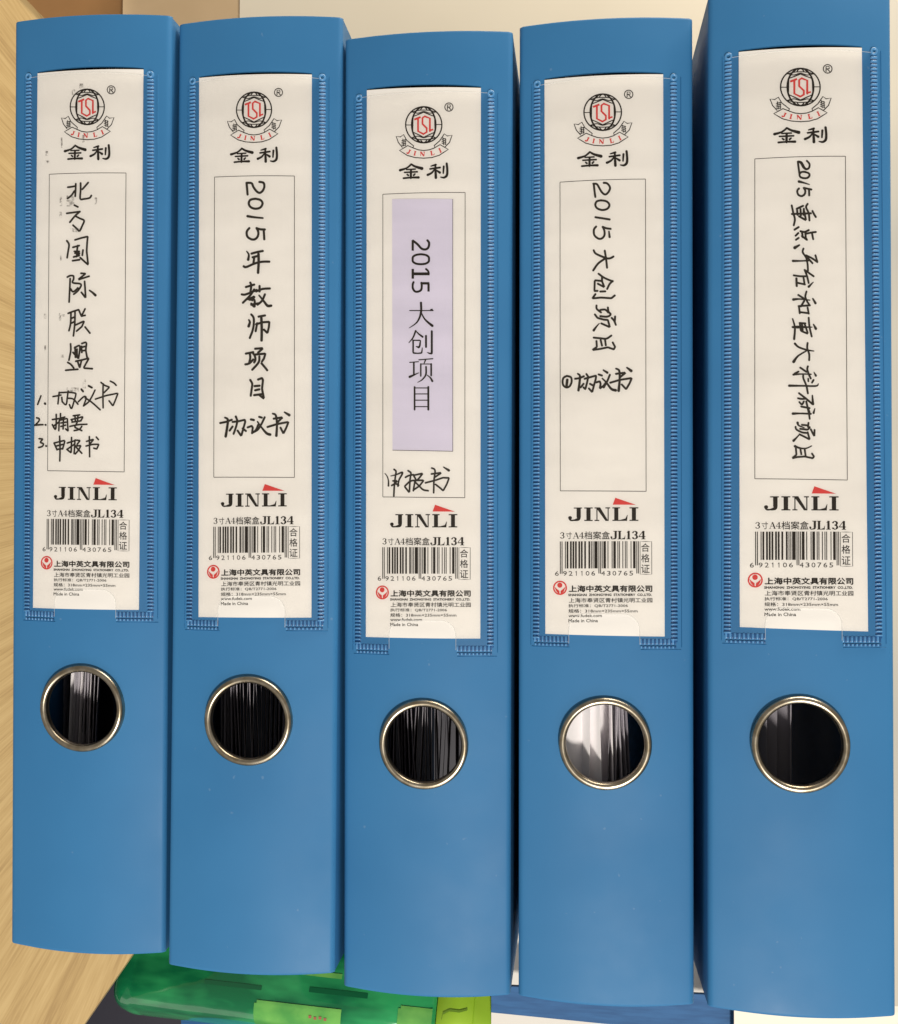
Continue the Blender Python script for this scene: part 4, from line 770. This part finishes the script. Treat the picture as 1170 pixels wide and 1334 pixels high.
# green bottle lying below the table edge
def bottle():
    m = mat('green_translucent_plastic', (0.010, 0.26, 0.085), 0.08, spec=0.6); b = m.node_tree.nodes['Principled BSDF']; b.inputs['Transmission Weight'].default_value = 0.25; b.inputs['IOR'].default_value = 1.45
    bump(m, 28, 0.5, 0.002, 2); varcol(m, 32, (0.008, 0.20, 0.075), (0.045, 0.52, 0.17), 3, (0.6, 1.6, 1.6), 0.38, 0.62)  # light and dark green mottling painted in for refracted light
    lime = mat('lime_label_film', (0.14, 0.44, 0.09), 0.12); varcol(lime, 60, (0.09, 0.36, 0.08), (0.19, 0.52, 0.11), 3); cap = mat('lime_cap_plastic', (0.36, 0.62, 0.035), 0.35); varcol(cap, 30, (0.33, 0.58, 0.03), (0.42, 0.68, 0.05), 2)
    dark = mat('dark_green_mark', (0.006, 0.12, 0.045), 0.12); red = mat('faded_red_print', (0.35, 0.10, 0.05), 0.5)
    Z = -72.0; a = at(171, 1258, Z); b_ = at(574, 1304, Z); c_ = at(681, 1316, Z); ax = (c_ - a).normalized(); R_ = 0.0262
    root = bpy.data.objects.new('bottle', None); COL.objects.link(root); root.empty_display_size = 0.02
    root.matrix_world = Matrix.Translation(a) @ Matrix(((ax.x, -ax.y, 0), (ax.y, ax.x, 0), (0, 0, 1))).to_4x4()
    tag(root, 'green see-through plastic bottle with lime cap lying below the two binders left of centre', 'bottle')
    def lathe(name, prof, mt, n=48, a0=0.0, a1=2 * math.pi):
        full = a1 - a0 > 6.2; V = []; Fc = []; m_ = len(prof); nn = n if full else n + 1
        for k in range(nn):
            t = a0 + (a1 - a0) * k / n
            q = t + 0.58; sq = 1.0 / (abs(math.cos(q)) ** 3.8 + abs(math.sin(q)) ** 3.8) ** (1 / 3.8)
            for x, r_ in prof: V.append((x, sq * r_ * math.cos(t), sq * r_ * math.sin(t)))
        for k in range(n):
            for j in range(m_ - 1): u, v = k * m_ + j, ((k + 1) % nn) * m_ + j; Fc.append((u, u + 1, v + 1, v))
        return mesh_obj(name, V, Fc, mt, root, True)
    Lb = (b_ - a).length; Lc = (c_ - a).length
    body = lathe('bottle_body', [(0.001, 0.0001), (0.0005, R_ * .5), (0.0, R_ * .8), (0.0008, R_ * .9), (0.003, R_ * .97), (0.006, R_), (0.010, R_), (0.0115, R_ * .985), (0.013, R_), (Lb - 0.004, R_), (Lb, R_ * .96), (Lb + 0.001, 0.0001)], m)
    k = 0.0005
    def patch(name, x0, x1, t0, t1, mt, par=R_ + k):
        V = []; Fc = []; n = 12
        for q in range(n + 1):
            t = math.radians(t0 + (t1 - t0) * q / n)
            g = t + 0.58; sq = 1.0 / (abs(math.cos(g)) ** 3.8 + abs(math.sin(g)) ** 3.8) ** (1 / 3.8)
            for x in (x0, x1): V.append((x, sq * par * math.cos(t), sq * par * math.sin(t)))
        for q in range(n): Fc.append((2 * q, 2 * q + 1, 2 * q + 3, 2 * q + 2))
        return mesh_obj(name, V, Fc, mt, root, True)
    def ang(px, py):                               # angle round the bottle's axis that faces the given spot
        best = None
        for q in range(30, 175):
            t = math.radians(q); g = t + 0.58; sq = R_ / (abs(math.cos(g)) ** 3.8 + abs(math.sin(g)) ** 3.8) ** (1 / 3.8)
            zz = Z + sq * math.sin(t) * 1000; v = at(px, py, zz) - a; across = v.dot(Vector((-ax.y, ax.x, 0))); e = abs(across - sq * math.cos(t))
            if best is None or e < best[0]: best = (e, q)
        return best[1]
    def xa(px, py): return (at(px, py, Z + 18) - a).dot(ax)
    for x0, x1, y in ((338, 450, 1309), (522, 566, 1312)):
        patch('label_patch', xa(x0 + 3, y), xa(x1, y), ang((x0 + x1) / 2, y), ang((x0 + x1) / 2, y) + 3, lime); patch('label_patch', xa(x0, y), xa(x1, y), ang((x0 + x1) / 2, y) + 3, 160, lime)
    patch('label_patch', xa(385, 1270), xa(447, 1270), ang(420, 1266), ang(420, 1273), lime)
    patch('moulded_bar', xa(272, 1284), xa(346, 1284), ang(310, 1280), ang(310, 1287), dark, R_ + .0003); patch('moulded_bar', xa(406, 1295), xa(482, 1295), ang(440, 1290), ang(440, 1297), dark, R_ + .0003)
    for j in range(4): x = xa(408 + 6.5 * j, 1325); q = ang(415, 1323 + j % 2); patch('faded_print', x, x + 0.0017, q, q + 3, red, R_ + .0008)
    r2 = R_ * 1.03
    lathe('collar', [(Lb + .0005, r2 * .9), (Lb + .001, r2), (Lb + .0215, r2), (Lb + .022, r2 * .97)], cap)
    lathe('cap', [(Lb + .022, r2 * .96), (Lb + .0235, r2 * .99), (Lc - .002, r2), (Lc, r2 * .96), (Lc + .0004, 0.0001)], cap)
    V = []; pts = [(Lb + .004, ang(580, 1328)), (Lb + .0045, ang(580, 1320)), (Lb + .008, ang(588, 1316)), (Lb + .014, ang(600, 1317)), (Lb + .0185, ang(615, 1315))]
    for x, t in pts:
        for q in (-1.2, 1.2): g = math.radians(t + q); sq = (r2 + .0006) / (abs(math.cos(g + .58)) ** 3.8 + abs(math.sin(g + .58)) ** 3.8) ** (1 / 3.8); V.append((x, sq * math.cos(g), sq * math.sin(g)))
    mesh_obj('moulded_line', V, [(2 * q, 2 * q + 1, 2 * q + 3, 2 * q + 2) for q in range(4)], mat('olive_groove', (0.16, 0.30, 0.02), 0.5), root)
bottle()
STRIP = mat('beige_strip_laminate', (0.50, 0.46, 0.38), 0.6); varcol(STRIP, 9, (0.40, 0.385, 0.35), (0.60, 0.54, 0.43), 3, (1, 0.5, 1))
o = slab('beige_strip', [(1140, -300), (1300, -300), (1300, 1311), (1140, 1311)], 3.6, 1.0, STRIP); tag(o, 'narrow beige strip along the right side of the rightmost binder', 'panel')
FOLD = mat('deep_blue_folder', (0.02, 0.12, 0.34), 0.6, spec=0.3); varcol(FOLD, 60, (0.016, 0.09, 0.25), (0.026, 0.125, 0.32), 4, (1, 8, 1))
PALE = mat('white_page', (0.78, 0.74, 0.68), 0.6)
o = slab('blue_folder', [(640, 1284), (951, 1297), (957, 1316), (960, 1352), (860, 1341), (640, 1319)], -8, 2.5, FOLD); tag(o, 'deep blue folder lying under the fourth binder beside the lime cap', 'folder')
o = slab('blue_booklet', [(236, 1326), (520, 1326), (520, 1500), (236, 1500)], -118, 8, FOLD); tag(o, 'blue booklet at the bottom edge under the green bottle', 'booklet')
o = slab('white_sheet', [(640, 1190), (940, 1190), (940, 1500), (640, 1500)], -40, 1, PALE); tag(o, 'white sheet of paper under the deep blue folder at the bottom edge', 'paper')
